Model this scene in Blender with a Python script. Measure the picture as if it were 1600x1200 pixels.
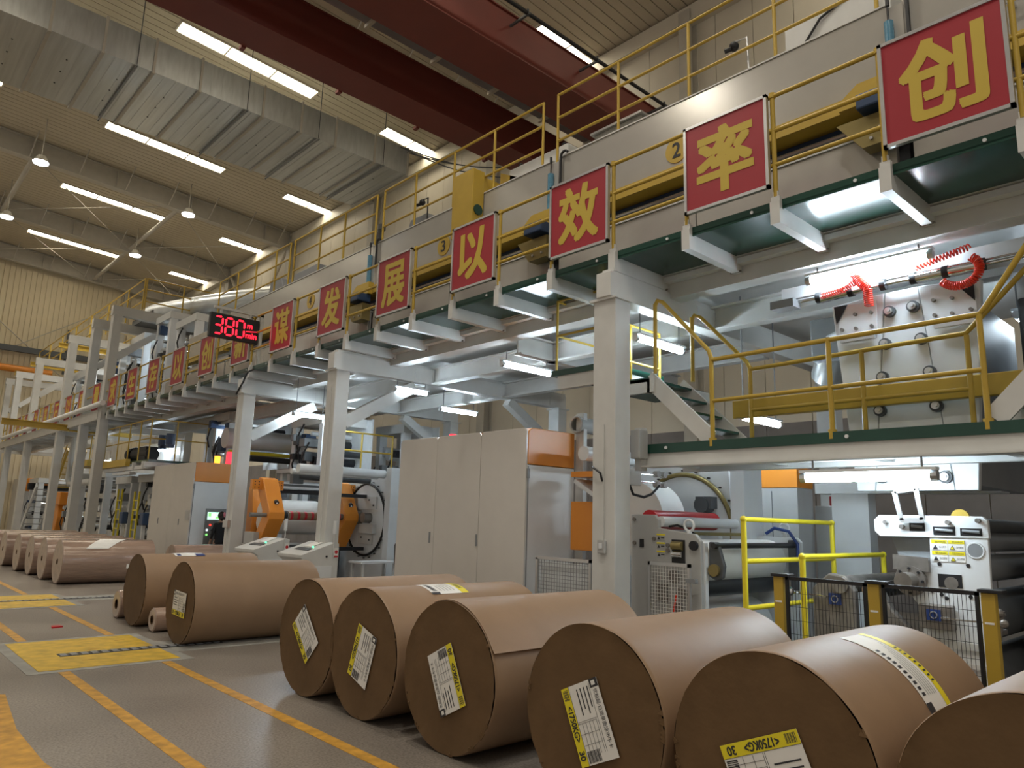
import bpy, math, random
from mathutils import Vector, Matrix
random.seed(7)
S = bpy.context.scene
C = S.collection
for o in list(bpy.data.objects): bpy.data.objects.remove(o)

# ---------------------------------------------------------------- camera
cam = bpy.data.cameras.new('camera'); cam.sensor_width = 36; cam.lens = 36*1138.35/1600; cam.clip_end = 300
co = bpy.data.objects.new('camera', cam); C.objects.link(co)
r = Vector((0.73248, -0.68017, 0.02887)); u = Vector((-0.14594, -0.11547, 0.98253)); f = Vector((0.66496, 0.7239, 0.18385))
co.matrix_world = Matrix(((r.x, u.x, -f.x, 0), (r.y, u.y, -f.y, 0), (r.z, u.z, -f.z, 1.7), (0, 0, 0, 1)))
S.camera = co

# ---------------------------------------------------------------- world (dim warm ambience of the rest of the hall) and exposure
W = bpy.data.worlds.new('world'); S.world = W; W.use_nodes = True
W.node_tree.nodes['Background'].inputs[0].default_value = (1.0, 0.92, 0.80, 1)
W.node_tree.nodes['Background'].inputs[1].default_value = 0.42
S.view_settings.view_transform = 'Standard'; S.view_settings.look = 'None'
S.view_settings.exposure = 0.1; S.view_settings.gamma = 1.0
try: S.view_settings.use_curve_mapping = False
except Exception: pass
SKY_E, TUBE_E, BAY_W = 13.0, 72.0, 1700.0

# ---------------------------------------------------------------- materials
M = {}
def mat(name, rgb, rough=.5, metal=0., var=.06, scale=3., bump=0., bscale=40., coat=0., emit=0., stretch=None, spec=None):
    m = bpy.data.materials.new(name); m.use_nodes = True; M[name] = m
    nt = m.node_tree; b = nt.nodes['Principled BSDF']
    b.inputs['Roughness'].default_value = rough; b.inputs['Metallic'].default_value = metal
    if spec is not None: b.inputs['Specular IOR Level'].default_value = spec
    if coat: b.inputs['Coat Weight'].default_value = coat; b.inputs['Coat Roughness'].default_value = .12
    c = (*rgb, 1)
    if emit:
        b.inputs['Base Color'].default_value = c
        b.inputs['Emission Color'].default_value = c; b.inputs['Emission Strength'].default_value = emit
        return m
    tc = nt.nodes.new('ShaderNodeTexCoord'); src = tc.outputs['Object']
    if stretch:
        mp = nt.nodes.new('ShaderNodeMapping'); mp.inputs['Scale'].default_value = stretch
        nt.links.new(src, mp.inputs[0]); src = mp.outputs[0]
    if var:
        n = nt.nodes.new('ShaderNodeTexNoise'); n.inputs['Scale'].default_value = scale; n.inputs['Detail'].default_value = 4
        nt.links.new(src, n.inputs['Vector'])
        rp = nt.nodes.new('ShaderNodeValToRGB'); nt.links.new(n.outputs['Fac'], rp.inputs['Fac'])
        rp.color_ramp.elements[0].position = .3; rp.color_ramp.elements[1].position = .7
        rp.color_ramp.elements[0].color = (*[v*(1-var) for v in rgb], 1)
        rp.color_ramp.elements[1].color = (*[min(1, v*(1+var)) for v in rgb], 1)
        nt.links.new(rp.outputs[0], b.inputs['Base Color'])
    else: b.inputs['Base Color'].default_value = c
    if bump:
        n2 = nt.nodes.new('ShaderNodeTexNoise'); n2.inputs['Scale'].default_value = bscale; n2.inputs['Detail'].default_value = 3
        nt.links.new(src, n2.inputs['Vector'])
        bp = nt.nodes.new('ShaderNodeBump'); bp.inputs['Strength'].default_value = bump; bp.inputs['Distance'].default_value = .02
        nt.links.new(n2.outputs['Fac'], bp.inputs['Height']); nt.links.new(bp.outputs[0], b.inputs['Normal'])
    return m
mat('steel', (.61, .61, .59), .38, var=.05)                 # light grey machine paint
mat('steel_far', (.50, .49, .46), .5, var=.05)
mat('white', (.72, .74, .75), .35, var=.03)                 # white machine panels
mat('cabinet', (.60, .57, .53), .22, var=.02)
mat('plategrey', (.42, .42, .41), .4, var=.04)
mat('darkgrey', (.08, .085, .09), .5)
mat('midgrey', (.23, .24, .25), .45)
mat('black', (.012, .012, .014), .5, var=0)
mat('rubber', (.02, .021, .024), .35, var=0)
mat('yellow', (.48, .32, .04), .4, var=.06)
mat('yellow_bright', (.80, .66, .03), .35, var=.04)
mat('yellow_floor', (.62, .40, .03), .45, var=.25, scale=6)
mat('line', (.52, .27, .035), .5, var=.3, scale=9)
mat('orange', (.72, .26, .03), .32, var=.03)
mat('green', (.012, .055, .039), .22, var=.08)
mat('red_girder', (.16, .027, .017), .5, var=.07, scale=1.2)
mat('sign_red', (.33, .018, .03), .4, var=.02)
mat('glyph', (.52, .375, .045), .45, var=0)
mat('alu', (.62, .62, .62), .3, metal=.75, var=.04)
mat('chrome', (.7, .7, .7), .14, metal=1., var=.02)
mat('iron', (.24, .22, .20), .45, metal=.6, var=.2, scale=8)
mat('brass', (.30, .24, .10), .35, metal=.7, var=.1)
mat('hood', (.47, .45, .41), .2, metal=.25, var=.03, bump=.03, bscale=1.2)
mat('sill', (.60, .58, .54), .2, metal=.4, var=.05, bump=.12, bscale=1.5)
mat('galv', (.52, .54, .54), .32, metal=.75, var=.10, scale=1.6, bump=.03, bscale=2., stretch=(5, .25, 1))
mat('galv_side', (.44, .44, .42), .34, metal=.8, var=.16, scale=2.2, bump=.05, bscale=3.)
mat('ceil', (.54, .475, .355), .6, var=.05, scale=1.)
mat('ceil_gap', (.10, .08, .055), .8, var=0)
mat('wall_shade', (.20, .185, .18), .6, var=.1, scale=2.)  # wall colour darkened to paint in the shade low on the right wall
mat('wallp', (.62, .57, .47), .5, var=.04, scale=1.)
mat('wallback', (.62, .53, .36), .55, var=.05, scale=.5)
mat('rafter', (.46, .43, .37), .5, var=.06)
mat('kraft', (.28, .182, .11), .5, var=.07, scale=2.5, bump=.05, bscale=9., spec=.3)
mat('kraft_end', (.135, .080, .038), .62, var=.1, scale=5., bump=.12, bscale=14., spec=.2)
mat('film', (.34, .235, .18), .12, var=.13, scale=4, bump=.5, bscale=6, coat=.8, stretch=(.6, 3, 3))
mat('film_end', (.47, .36, .28), .3, var=.2, scale=7, bump=.15, bscale=10, coat=.4)
mat('paper', (.80, .79, .76), .6, var=.03)
mat('label_yellow', (.80, .68, .02), .5, var=0)
mat('ink', (.03, .03, .035), .6, var=0)
mat('ink_grey', (.30, .30, .30), .6, var=0)
mat('red', (.55, .02, .03), .35, var=.03)
mat('coil', (.85, .05, .02), .35, var=0)
mat('blue', (.02, .05, .20), .4, var=.04)
mat('navy', (.03, .06, .13), .4, var=.04)
mat('cyan_glass', (.10, .25, .36), .2, var=.2, scale=20)
mat('concrete_panel', (.30, .29, .26), .7, var=.2, scale=3)
mat('sky_lamp', (1., .91, .72), emit=SKY_E)
mat('tube', (.74, .89, 1.), emit=TUBE_E)
mat('bay', (.93, .97, 1.), emit=14.)
mat('led', (1., .012, .03), emit=3.2)
mat('screen', (.55, .85, .70), emit=1.2)
mat('screen_green', (.25, .8, .2), emit=1.2)
mat('screen_white', (.8, .9, .95), emit=1.2)
mat('beacon_amber', (1., .25, .02), emit=4.)
mat('beacon_red', (1., .04, .07), emit=1.4)
mat('lamp_green', (.1, .9, .4), emit=2.)
mat('lamp_red', (.9, .05, .03), emit=1.5)

def floor_mat():
    m = bpy.data.materials.new('concrete_floor'); m.use_nodes = True; M['floor'] = m
    nt = m.node_tree; b = nt.nodes['Principled BSDF']; tc = nt.nodes.new('ShaderNodeTexCoord')
    n1 = nt.nodes.new('ShaderNodeTexNoise'); n1.inputs['Scale'].default_value = .7; n1.inputs['Detail'].default_value = 5
    n2 = nt.nodes.new('ShaderNodeTexNoise'); n2.inputs['Scale'].default_value = 55.; n2.inputs['Detail'].default_value = 2
    for n in (n1, n2): nt.links.new(tc.outputs['Object'], n.inputs['Vector'])
    r1 = nt.nodes.new('ShaderNodeValToRGB'); r2 = nt.nodes.new('ShaderNodeValToRGB')
    r1.color_ramp.elements[0].position = .35; r1.color_ramp.elements[1].position = .68
    r1.color_ramp.elements[0].color = (.235, .206, .178, 1); r1.color_ramp.elements[1].color = (.325, .288, .248, 1)
    r2.color_ramp.elements[0].position = .32; r2.color_ramp.elements[1].position = .62
    r2.color_ramp.elements[0].color = (.55, .54, .52, 1); r2.color_ramp.elements[1].color = (1.06, 1.06, 1.06, 1)
    nt.links.new(n1.outputs[0], r1.inputs[0]); nt.links.new(n2.outputs[0], r2.inputs[0])
    mx = nt.nodes.new('ShaderNodeMix'); mx.data_type = 'RGBA'; mx.blend_type = 'MULTIPLY'; mx.inputs[0].default_value = 1
    nt.links.new(r1.outputs[0], mx.inputs[6]); nt.links.new(r2.outputs[0], mx.inputs[7])
    nt.links.new(mx.outputs[2], b.inputs['Base Color'])
    rr = nt.nodes.new('ShaderNodeMapRange'); rr.inputs[3].default_value = .22; rr.inputs[4].default_value = .42
    nt.links.new(n1.outputs[0], rr.inputs[0]); nt.links.new(rr.outputs[0], b.inputs['Roughness'])
    bp = nt.nodes.new('ShaderNodeBump'); bp.inputs['Strength'].default_value = .05; bp.inputs['Distance'].default_value = .01
    nt.links.new(n2.outputs[0], bp.inputs['Height']); nt.links.new(bp.outputs[0], b.inputs['Normal'])
floor_mat()

# ---------------------------------------------------------------- mesh helpers
class MB:
    def __init__(s): s.v = []; s.f = []
    def add(s, vs, fs):
        n = len(s.v); s.v += [tuple(p) for p in vs]; s.f += [[i+n for i in q] for q in fs]; return s
    def box(s, x0, x1, y0, y1, z0, z1):
        x0, x1 = min(x0, x1), max(x0, x1); y0, y1 = min(y0, y1), max(y0, y1); z0, z1 = min(z0, z1), max(z0, z1)
        return s.add([(x0,y0,z0),(x1,y0,z0),(x1,y1,z0),(x0,y1,z0),(x0,y0,z1),(x1,y0,z1),(x1,y1,z1),(x0,y1,z1)],
                     [[0,3,2,1],[4,5,6,7],[0,1,5,4],[1,2,6,5],[2,3,7,6],[3,0,4,7]])
    def cyl(s, a, b, r0, n=12, r1=None, cap=True):
        a = Vector(a); b = Vector(b); r1 = r0 if r1 is None else r1
        d = (b-a).normalized(); e = d.orthogonal().normalized(); g = d.cross(e)
        vs = []
        for i in range(n):
            t = 2*math.pi*i/n; w = e*math.cos(t)+g*math.sin(t)
            vs += [a+w*r0, b+w*r1]
        fs = [[2*i, 2*((i+1) % n), 2*((i+1) % n)+1, 2*i+1] for i in range(n)]
        if cap: fs += [[2*i for i in range(n)][::-1], [2*i+1 for i in range(n)]]
        return s.add(vs, fs)
    def tube(s, pts, r, n=8):
        pts = [Vector(p) for p in pts]; vs = []; fs = []; e = None
        for k, p in enumerate(pts):
            d = (pts[min(k+1, len(pts)-1)]-pts[max(k-1, 0)]).normalized()
            if e is None: e = d.orthogonal().normalized()
            e = (e-d*e.dot(d)); e = e.normalized() if e.length > 1e-6 else d.orthogonal().normalized()
            g = d.cross(e)
            vs += [p+(e*math.cos(2*math.pi*i/n)+g*math.sin(2*math.pi*i/n))*r for i in range(n)]
        for k in range(len(pts)-1):
            for i in range(n): fs.append([k*n+i, k*n+(i+1) % n, (k+1)*n+(i+1) % n, (k+1)*n+i])
        fs += [list(range(n))[::-1], [(len(pts)-1)*n+i for i in range(n)]]
        return s.add(vs, fs)
    def beam(s, a, b, w, h, up=(0,0,1)):                       # rectangular bar from a to b: w across, h along up
        a = Vector(a); b = Vector(b); d = (b-a).normalized(); up = Vector(up)
        sd = d.cross(up).normalized(); up = sd.cross(d).normalized()
        vs = [p+sd*i*w/2+up*j*h/2 for p in (a, b) for i, j in ((-1,-1),(1,-1),(1,1),(-1,1))]
        return s.add(vs, [[0,3,2,1],[4,5,6,7],[0,1,5,4],[1,2,6,5],[2,3,7,6],[3,0,4,7]])
    def prism(s, poly, ax, a, b):                              # polygon extruded along ax; poly gives the two other axes in order
        def P(q, t): return {'X': (t, q[0], q[1]), 'Y': (q[0], t, q[1]), 'Z': (q[0], q[1], t)}[ax]
        n = len(poly); vs = [P(q, a) for q in poly]+[P(q, b) for q in poly]
        return s.add(vs, [list(range(n))[::-1], [n+i for i in range(n)]]+[[i, (i+1) % n, n+(i+1) % n, n+i] for i in range(n)])
    def ibeam(s, a, b, w, h, tf=.03, tw=.03):                  # I-section from a to b, centre line, web upright
        a = Vector(a); b = Vector(b)
        s.beam(a, b, tw, h-tf)
        z = Vector((0, 0, h/2-tf/2)); s.beam(a+z, b+z, w, tf); s.beam(a-z, b-z, w, tf); return s
    def torus(s, c, R, r, n=40, m=8, a0=0, a1=2*math.pi):      # ring in the YZ plane
        c = Vector(c); full = abs(a1-a0-2*math.pi) < 1e-6; k = n if full else n+1; vs = []; fs = []
        for i in range(k):
            t = a0+(a1-a0)*i/n; dr = Vector((0, math.cos(t), math.sin(t)))
            for j in range(m):
                q = 2*math.pi*j/m; vs.append(c+dr*(R+r*math.cos(q))+Vector((r*math.sin(q), 0, 0)))
        for i in range(n):
            for j in range(m): fs.append([i*m+j, ((i+1) % k)*m+j, ((i+1) % k)*m+(j+1) % m, i*m+(j+1) % m])
        return s.add(vs, fs)
    def ball(s, c, rad, n=10, m=6, sq=1.):
        c = Vector(c); vs = []; fs = []
        for i in range(m+1):
            t = math.pi*i/m
            for j in range(n): vs.append(c+Vector((rad*math.sin(t)*math.cos(2*math.pi*j/n), rad*math.sin(t)*math.sin(2*math.pi*j/n), sq*rad*math.cos(t))))
        for i in range(m):
            for j in range(n): fs.append([i*n+j, (i+1)*n+j, (i+1)*n+(j+1) % n, i*n+(j+1) % n])
        return s.add(vs, fs)
OFF = {}
def obj(name, mb, m, parent=None, smooth=None, bevel=0.):
    off = OFF[parent.name] if parent else Vector((0, 0, 0))
    me = bpy.data.meshes.new(name)
    me.from_pydata([tuple(Vector(p)-off) for p in mb.v], [], mb.f); me.materials.append(M[m]); me.update()
    import bmesh
    bm = bmesh.new(); bm.from_mesh(me); bmesh.ops.recalc_face_normals(bm, faces=bm.faces); bm.to_mesh(me); bm.free()
    if smooth:
        for p in me.polygons: p.use_smooth = True
        try: me.set_sharp_from_angle(angle=math.radians(smooth if smooth > 1 else 40))
        except Exception: pass
    o = bpy.data.objects.new(name, me); C.objects.link(o)
    if parent: o.parent = parent
    OFF[o.name] = off
    if bevel:
        bv = o.modifiers.new('bevel', 'BEVEL'); bv.width = bevel; bv.segments = 2; bv.limit_method = 'ANGLE'
    return o
def thing(name, label, cat, loc=(0,0,0), group=None):
    o = bpy.data.objects.new(name, None); o.empty_display_size = .1; C.objects.link(o); o.location = loc
    OFF[o.name] = Vector(loc); tag(o, label, cat, group); return o
def tag(o, label, cat, group=None):
    o['label'] = label; o['category'] = cat
    if group: o['group'] = group
    return o
def struct(o): o['kind'] = 'structure'; return o
def stuff(o): o['kind'] = 'stuff'; return o
def inst(src, name, parent, delta):                            # a copy of a part that shares its mesh
    c = src.copy(); c.name = name; C.objects.link(c); c.parent = parent; c.location = src.location+Vector(delta); OFF[c.name] = OFF[src.name]; return c
def rbox(mb, p, e1, e2, w, h, t):                              # thin slab: corner p, unit axes e1/e2, size w*h, thickness t (outwards e1xe2)
    p = Vector(p); e1 = Vector(e1); e2 = Vector(e2); n = e1.cross(e2)
    q = [p, p+e1*w, p+e1*w+e2*h, p+e2*h]
    return mb.add(q+[k+n*t for k in q], [[3,2,1,0],[4,5,6,7],[0,1,5,4],[1,2,6,5],[2,3,7,6],[3,0,4,7]])
_tc = {}
def text_mb(mb, body, p, e1, e2, w, h, t=.004, bold=0., fat=0.):   # raised lettering fitted in w*h at corner p
    key = (body, bold)
    if key not in _tc:
        c = bpy.data.curves.new('t', 'FONT'); c.body = body; c.offset = bold; c.resolution_u = 3
        o = bpy.data.objects.new('t', c); C.objects.link(o); bpy.context.view_layer.update()
        me = bpy.data.meshes.new_from_object(o.evaluated_get(bpy.context.evaluated_depsgraph_get()))
        _tc[key] = ([tuple(v.co) for v in me.vertices], [list(q.vertices) for q in me.polygons])
        bpy.data.objects.remove(o); bpy.data.curves.remove(c); bpy.data.meshes.remove(me)
    vs, fs = _tc[key]
    x0 = min(v[0] for v in vs); x1 = max(v[0] for v in vs); y0 = min(v[1] for v in vs); y1 = max(v[1] for v in vs)
    p = Vector(p); e1 = Vector(e1); e2 = Vector(e2); n = e1.cross(e2)
    q = [p+e1*((v[0]-x0)/(x1-x0)*w)+e2*((v[1]-y0)/(y1-y0)*h)+n*t for v in vs]
    if not fat: return mb.add(q, fs)
    for i, (a, b) in enumerate(((0, 0), (1, 1), (1, -1), (-1, 1), (-1, -1), (1, 0), (-1, 0), (0, 1), (0, -1))):
        mb.add([k+e1*a*fat+e2*b*fat*.8+n*.0002*i for k in q], fs)
    return mb

# ---------------------------------------------------------------- room shell
struct(obj('floor', MB().box(-25, 22, -12, 60, -.3, 0), 'floor'))
XW, ZE, YE, SL = 17.35, 17.3, 54.6, .06
def zr(x): return ZE+SL*(XW-x)
# roof: dark backing sheet, planks running across the hall, each its own board
ceil = struct(obj('ceiling', MB().prism([(-25, zr(-25)+.06), (XW, ZE+.06), (XW, ZE+.3), (-25, zr(-25)+.3)], 'Y', -12, 60), 'ceil_gap'))
OFF['ceiling'] = Vector((0, 0, 0))
pl = obj('ceiling_board', MB().prism([(-25, zr(-25)), (XW, ZE), (XW, ZE+.06), (-25, zr(-25)+.06)], 'Y', 7.02, 7.335), 'ceil', ceil)
for k in range(1, 139): inst(pl, 'ceiling_board', ceil, (0, .345*k, 0))
wr = struct(obj('wall_right', MB().box(XW+.05, XW+.3, -12, 60, 0, ZE+.3), 'ceil_gap')); OFF['wall_right'] = Vector((0, 0, 0))
wp = obj('wall_panel', MB().box(XW, XW+.05, 2.0, 3.18, 0, ZE+.05), 'wallp', wr)
for k in range(1, 44): inst(wp, 'wall_panel', wr, (0, 1.2*k, 0))
wd = obj('wall_shade_panel', MB().box(XW-.02, XW, 2.0, 3.18, 0, 4.3), 'wall_shade', wr)  # added dark facing: shade of the lower wall put into its colour
for k in range(1, 44): inst(wd, 'wall_shade_panel', wr, (0, 1.2*k, 0))
bk = MB()
for k in range(86):                                            # trapezoidal sheet on the end wall
    x = -8+.3*k; bk.box(x, x+.26, YE, YE+.1, 0, zr(x)); bk.box(x+.26, x+.3, YE+.05, YE+.1, 0, zr(x))
struct(obj('wall_back', bk, 'wallback'))
struct(obj('trim_eave', MB().box(XW-.35, XW, -12, YE, ZE-.55, ZE-.05), 'wallp'))
# wall columns of the hall with bracing rods
for y, lab in ((11.2, 'behind the nearest hood railing'), (20.1, 'behind the yellow hoist cabinet'), (28.7, 'beside the end of the air duct'), (37.4, 'at the first roof beam'), (46., 'at the second roof beam')):
    c = MB()
    c.box(XW-.42, XW-.39, y-.2, y+.2, 0, ZE-.2); c.box(XW-.03, XW, y-.2, y+.2, 0, ZE-.2); c.box(XW-.39, XW-.03, y-.02, y+.02, 0, ZE-.2)
    tag(obj('wall_column', c, 'rafter'), 'grey steel wall column of the hall '+lab, 'column')
for k, (a, b) in enumerate((((XW-.3, 37.6, 8), (XW-.3, 45.8, ZE-.6)), ((XW-.3, 45.8, 8), (XW-.3, 37.6, ZE-.6)))):
    tag(obj('wall_brace', MB().cyl(a, b, .09, 8), 'wallp'), ['pale diagonal wall brace rising to the far roof beam', 'pale diagonal wall brace rising to the near roof beam'][k], 'brace')
# rafters
for y, lab in ((20.1, 'hidden above the crane girders'), (28.7, 'above the galvanised duct'), (37.4, 'first grey roof beam beyond the air duct'), (46., 'second grey roof beam beyond the air duct'), (54.1, 'last grey roof beam, against the end wall')):
    t = thing('roof_beam', 'sloping grey steel roof beam, '+lab, 'beam', (0, y, 0))
    h = .95
    obj('web', MB().prism([(-20, zr(-20)-h), (XW-.4, ZE-h), (XW-.4, ZE-.06), (-20, zr(-20)-.06)], 'Y', y-.02, y+.02), 'rafter', t)
    obj('lower_flange', MB().prism([(-20, zr(-20)-h-.04), (XW-.4, ZE-h-.04), (XW-.4, ZE-h), (-20, zr(-20)-h)], 'Y', y-.2, y+.2), 'rafter', t)
    obj('upper_flange', MB().prism([(-20, zr(-20)-.06), (XW-.4, ZE-.06), (XW-.4, ZE-.03), (-20, zr(-20)-.03)], 'Y', y-.2, y+.2), 'rafter', t)
    for x in (1., 4.5, 8., 11.5, 15.5):
        obj('stiffener', MB().box(x-.015, x+.015, y-.19, y+.19, zr(x)-h, zr(x)-.06), 'rafter', t)
    for x in (.4, 2.4, 4.4, 6.4, 8.4, 10.4, 12.4, 14.4, 16.2):
        obj('fly_brace', MB().cyl((x, y-.15, zr(x)-h), (x+.1, y-1.1, zr(x)), .03, 6), 'rafter', t)
# ridge purlin struts with crossed rods between the rafters
for x0, lab in ((4.6, 'left'), (11., 'right')):
    for y0 in (37.4, 46.):
        tag(obj('roof_strut', MB().cyl((x0, y0, zr(x0)-.8), (x0, y0+8.4, zr(x0)-.8), .11, 10), 'rafter'),
            'round grey roof strut past the %s roof beam, %s of two' % ('first' if y0 < 40 else 'second', lab), 'strut')
k = 0
for y0 in (37.6, 46.2):
    for x0 in (4.6, 11.):
        for a, b in (((x0, y0), (x0+6.2, y0+8.2)), ((x0, y0+8.2), (x0+6.2, y0))):
            xx = min(b[0], 16.8); k += 1
            tag(obj('tie_rod', MB().cyl((a[0], a[1], zr(a[0])-.75), (xx, b[1], zr(xx)-.75), .022, 6), 'rafter'),
                'thin roof tie rod in the %s bay %s' % (('first', 'last')[y0 > 40], ('over the middle lamp row, rising left', 'over the middle lamp row, rising right', 'by the wall, rising left', 'by the wall, rising right')[(x0 > 8)*2+(a[1] > y0)]), 'rod')
# diagonal rods on the end wall
for k, (a, b) in enumerate((((2, YE-.25, 16.5), (12.5, YE-.25, 8)), ((2, YE-.25, 8), (13, YE-.25, 15.6)))):
    tag(obj('wall_rod', MB().cyl(a, b, .03, 6), 'rafter'), 'thin dark diagonal rod on the end wall falling to the %s' % ('right', 'left')[k], 'rod')
tag(obj('wall_post', MB().box(13.1, 13.4, YE-.3, YE, 0, zr(13)-.9), 'rafter'), 'tall grey post on the corrugated end wall', 'post')
tag(obj('crane_rail', MB().box(-6, 13, YE-.5, YE-.2, 11.25, 11.6), 'darkgrey'), 'dark horizontal rail beam on the end wall', 'beam')
tag(obj('orange_pipe', MB().cyl((-6, YE-.5, 10.35), (9.4, YE-.5, 10.1), .22, 14), 'orange', smooth=40), 'long orange pipe along the end wall', 'pipe')
tag(obj('rail_hanger', MB().box(10., 10.12, YE-.3, YE-.18, 10.2, 13.2), 'darkgrey'), 'short dark upright on the end wall rail', 'post')

# ---------------------------------------------------------------- roof lights (long framed light boxes let into the ceiling)
def skylight(xs, y, lab):
    t = thing('roof_light', lab, 'ceiling light', (xs[0], y, zr(xs[0])))
    for a, b in zip(xs[:-1], xs[1:]):
        obj('diffuser', MB().prism([(a+.04, zr(a)-.02), (b-.04, zr(b)-.02), (b-.04, zr(b)-.005), (a+.04, zr(a)-.005)], 'Y', y-.3, y+.3), 'sky_lamp', t)
    x0, x1 = xs[0], xs[-1]
    for yy in (y-.34, y+.34):
        obj('frame_side', MB().prism([(x0, zr(x0)-.07), (x1, zr(x1)-.07), (x1, zr(x1)), (x0, zr(x0))], 'Y', yy-.03, yy+.03), 'wallp', t)
    for x in xs: obj('frame_bar', MB().box(x-.03, x+.03, y-.34, y+.34, zr(x)-.07, zr(x)), 'wallp', t)
nm = ['nearest row', 'second row', 'third row', 'fourth row', 'farthest row']
for k, y in enumerate((15.25, 24.25, 33.2, 41.5, 50.2)):
    skylight([14.6, 15.95, 17.25], y, 'bright two-pane roof light against the right wall, '+nm[k])
    skylight([6.4, 8.1, 9.8, 11.5], y, 'bright three-pane roof light in the middle of the roof, '+nm[k])
    skylight([-2.4, -.7, 1., 2.7], y, 'bright three-pane roof light over the aisle, '+nm[k])
    skylight([-10.6, -8.9, -7.2, -5.5], y, 'bright three-pane roof light over the far aisle, '+nm[k])
for k, y in enumerate((6.3, -2.6)):
    skylight([14.6, 15.95, 17.25], y, 'two-pane roof light against the right wall, out of frame, row %s' % ('above', 'behind')[k])
    skylight([6.4, 8.1, 9.8, 11.5], y, 'three-pane middle roof light out of frame, row %s the viewer' % ('above', 'behind')[k])
    skylight([-2.4, -.7, 1., 2.7], y, 'three-pane aisle roof light out of frame, row %s the viewer' % ('above', 'behind')[k])
# high bay lamps
bayspots = [(4.54, 34.9, 'under the first roof beam, left of frame'), (10.98, 35.9, 'under the first roof beam near the wall'), (4.54, 43.1, 'at the left picture edge under the second roof beam'), (10.9, 44.2, 'under the second roof beam near the wall'),
            (4.5, 17., 'above the aisle, out of frame'), (4.5, 8., 'above the near rolls, out of frame'), (-3, 12., 'above the left aisle, out of frame'), (1., 1., 'above the viewer, out of frame'), (-3, 31., 'above the far left aisle, out of frame'), (-3, -4., 'behind the viewer, out of frame')]
for x, y, lab in bayspots:
    z = 16.0
    t = thing('high_bay_lamp', 'round white high bay lamp '+lab, 'lamp', (x, y, z))
    obj('housing', MB().cyl((x, y, z+.06), (x, y, z+.34), .30, 20, .16), 'rafter', t, smooth=40)
    obj('lens', MB().cyl((x, y, z), (x, y, z+.06), .28, 20, .30), 'bay', t)
    obj('hanger', MB().cyl((x, y, z+.34), (x, y, zr(x)), .02, 6), 'rafter', t)
    L = bpy.data.lights.new('bay_light', 'SPOT'); L.energy = BAY_W; L.color = (1., .93, .82); L.spot_size = math.radians(130); L.spot_blend = .6; L.shadow_soft_size = .3
    lo = bpy.data.objects.new('bay_light', L); C.objects.link(lo); lo.parent = t; lo.location = (0, 0, -.05)

# ---------------------------------------------------------------- galvanised air duct
fx = [-4.3, -2.9, -1.5, -.1, 1.25, 2.64, 4.0, 5.39, 6.78, 8.86, 10.25, 11.6, 13.25, 14.74]
dy0, dy1, dz0, dz1 = 22.5, 26.6, 14.86, 15.95
t = thing('air_duct', 'large rectangular galvanised air duct hanging under the roof', 'duct', (fx[0], dy0, dz0))
for a, b in zip(fx[:-1], fx[1:]):
    d = obj('duct_section', MB().box(a, b, dy0, dy1, dz0, dz1), 'galv', t)
    n = int((b-a)/.34)
    for k in range(1, n):                                       # folded stiffening ribs across the sheet
        x = a+(b-a)*k/n
        obj('sheet_rib', MB().box(x-.012, x+.012, dy0-.008, dy1+.008, dz0-.012, dz1+.008), 'galv', d)
    for q in (.3, .5, .7): obj('screw', MB().cyl(((a+b)/2, dy0+(dy1-dy0)*q, dz0-.02), ((a+b)/2, dy0+(dy1-dy0)*q, dz0), .025, 8), 'darkgrey', d)
for x in fx:
    obj('flange', MB().box(x-.045, x+.045, dy0-.06, dy1+.06, dz0-.07, dz0).box(x-.035, x+.035, dy0-.05, dy1+.05, dz1, dz1+.05).box(x-.035, x+.035, dy0-.05, dy0, dz0, dz1).box(x-.035, x+.035, dy1, dy1+.05, dz0, dz1), 'rafter', t)
for x in (-3.2, .6, 4.9, 8.3, 10.9, 13.6):
    obj('hanger_bar', MB().box(x-.03, x+.03, dy0-.15, dy1+.15, dz0-.09, dz0-.05), 'midgrey', t)
    for y in (dy0-.1, dy1+.1): obj('hanger_rod', MB().cyl((x, y, dz0-.12), (x, y, zr(x)), .014, 6), 'darkgrey', t)
# loose cables near the end of the duct
for k, (a, b, sag) in enumerate((((14.4, 22.5, 15.9), (17.34, 17.2, 13.9), .5), ((14.6, 22.5, 15.94), (17.34, 19, 14.9), .3), ((14.7, 22.5, 15.8), (17.34, 21, 15.6), .1))):
    p = [Vector(a).lerp(Vector(b), i/12)-Vector((0, 0, sag*math.sin(math.pi*i/12))) for i in range(13)]
    tag(obj('loose_cable', MB().tube(p, .025, 6), 'darkgrey'), 'thin grey cable strung from the duct end to the wall, %s of three' % ('lowest', 'middle', 'highest')[k], 'cable')

# ---------------------------------------------------------------- overhead travelling crane (two red box girders)
t = thing('overhead_crane', 'red double-girder overhead crane spanning the hall under the roof', 'crane', (-6, 11.3, 12.26))
zb = 12.26
for y0, y1, h, nme in ((14.46, 15.46, 1.1, 'girder'), (11.28, 12.55, 1.02, 'girder')):
    g = obj(nme, MB().box(-8, 16.9, y0+.04, y1-.04, zb+.03, zb+h), 'red_girder', t)
    obj('bottom_flange', MB().box(-8, 16.9, y0, y1, zb, zb+.03), 'red_girder', g)
    obj('top_flange', MB().box(-8, 16.9, y0, y1, zb+h, zb+h+.03), 'red_girder', g)
for x in (-2, .5, 3, 5.5, 8, 10.4, 12.9, 15.2):
    obj('clip', MB().box(x-.05, x+.05, 15.46, 15.62, zb-.04, zb+.05), 'red_girder', t)
obj('walkway', MB().box(-8, 16.6, 12.65, 14.35, zb+1.3, zb+1.36), 'midgrey', t)
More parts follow.
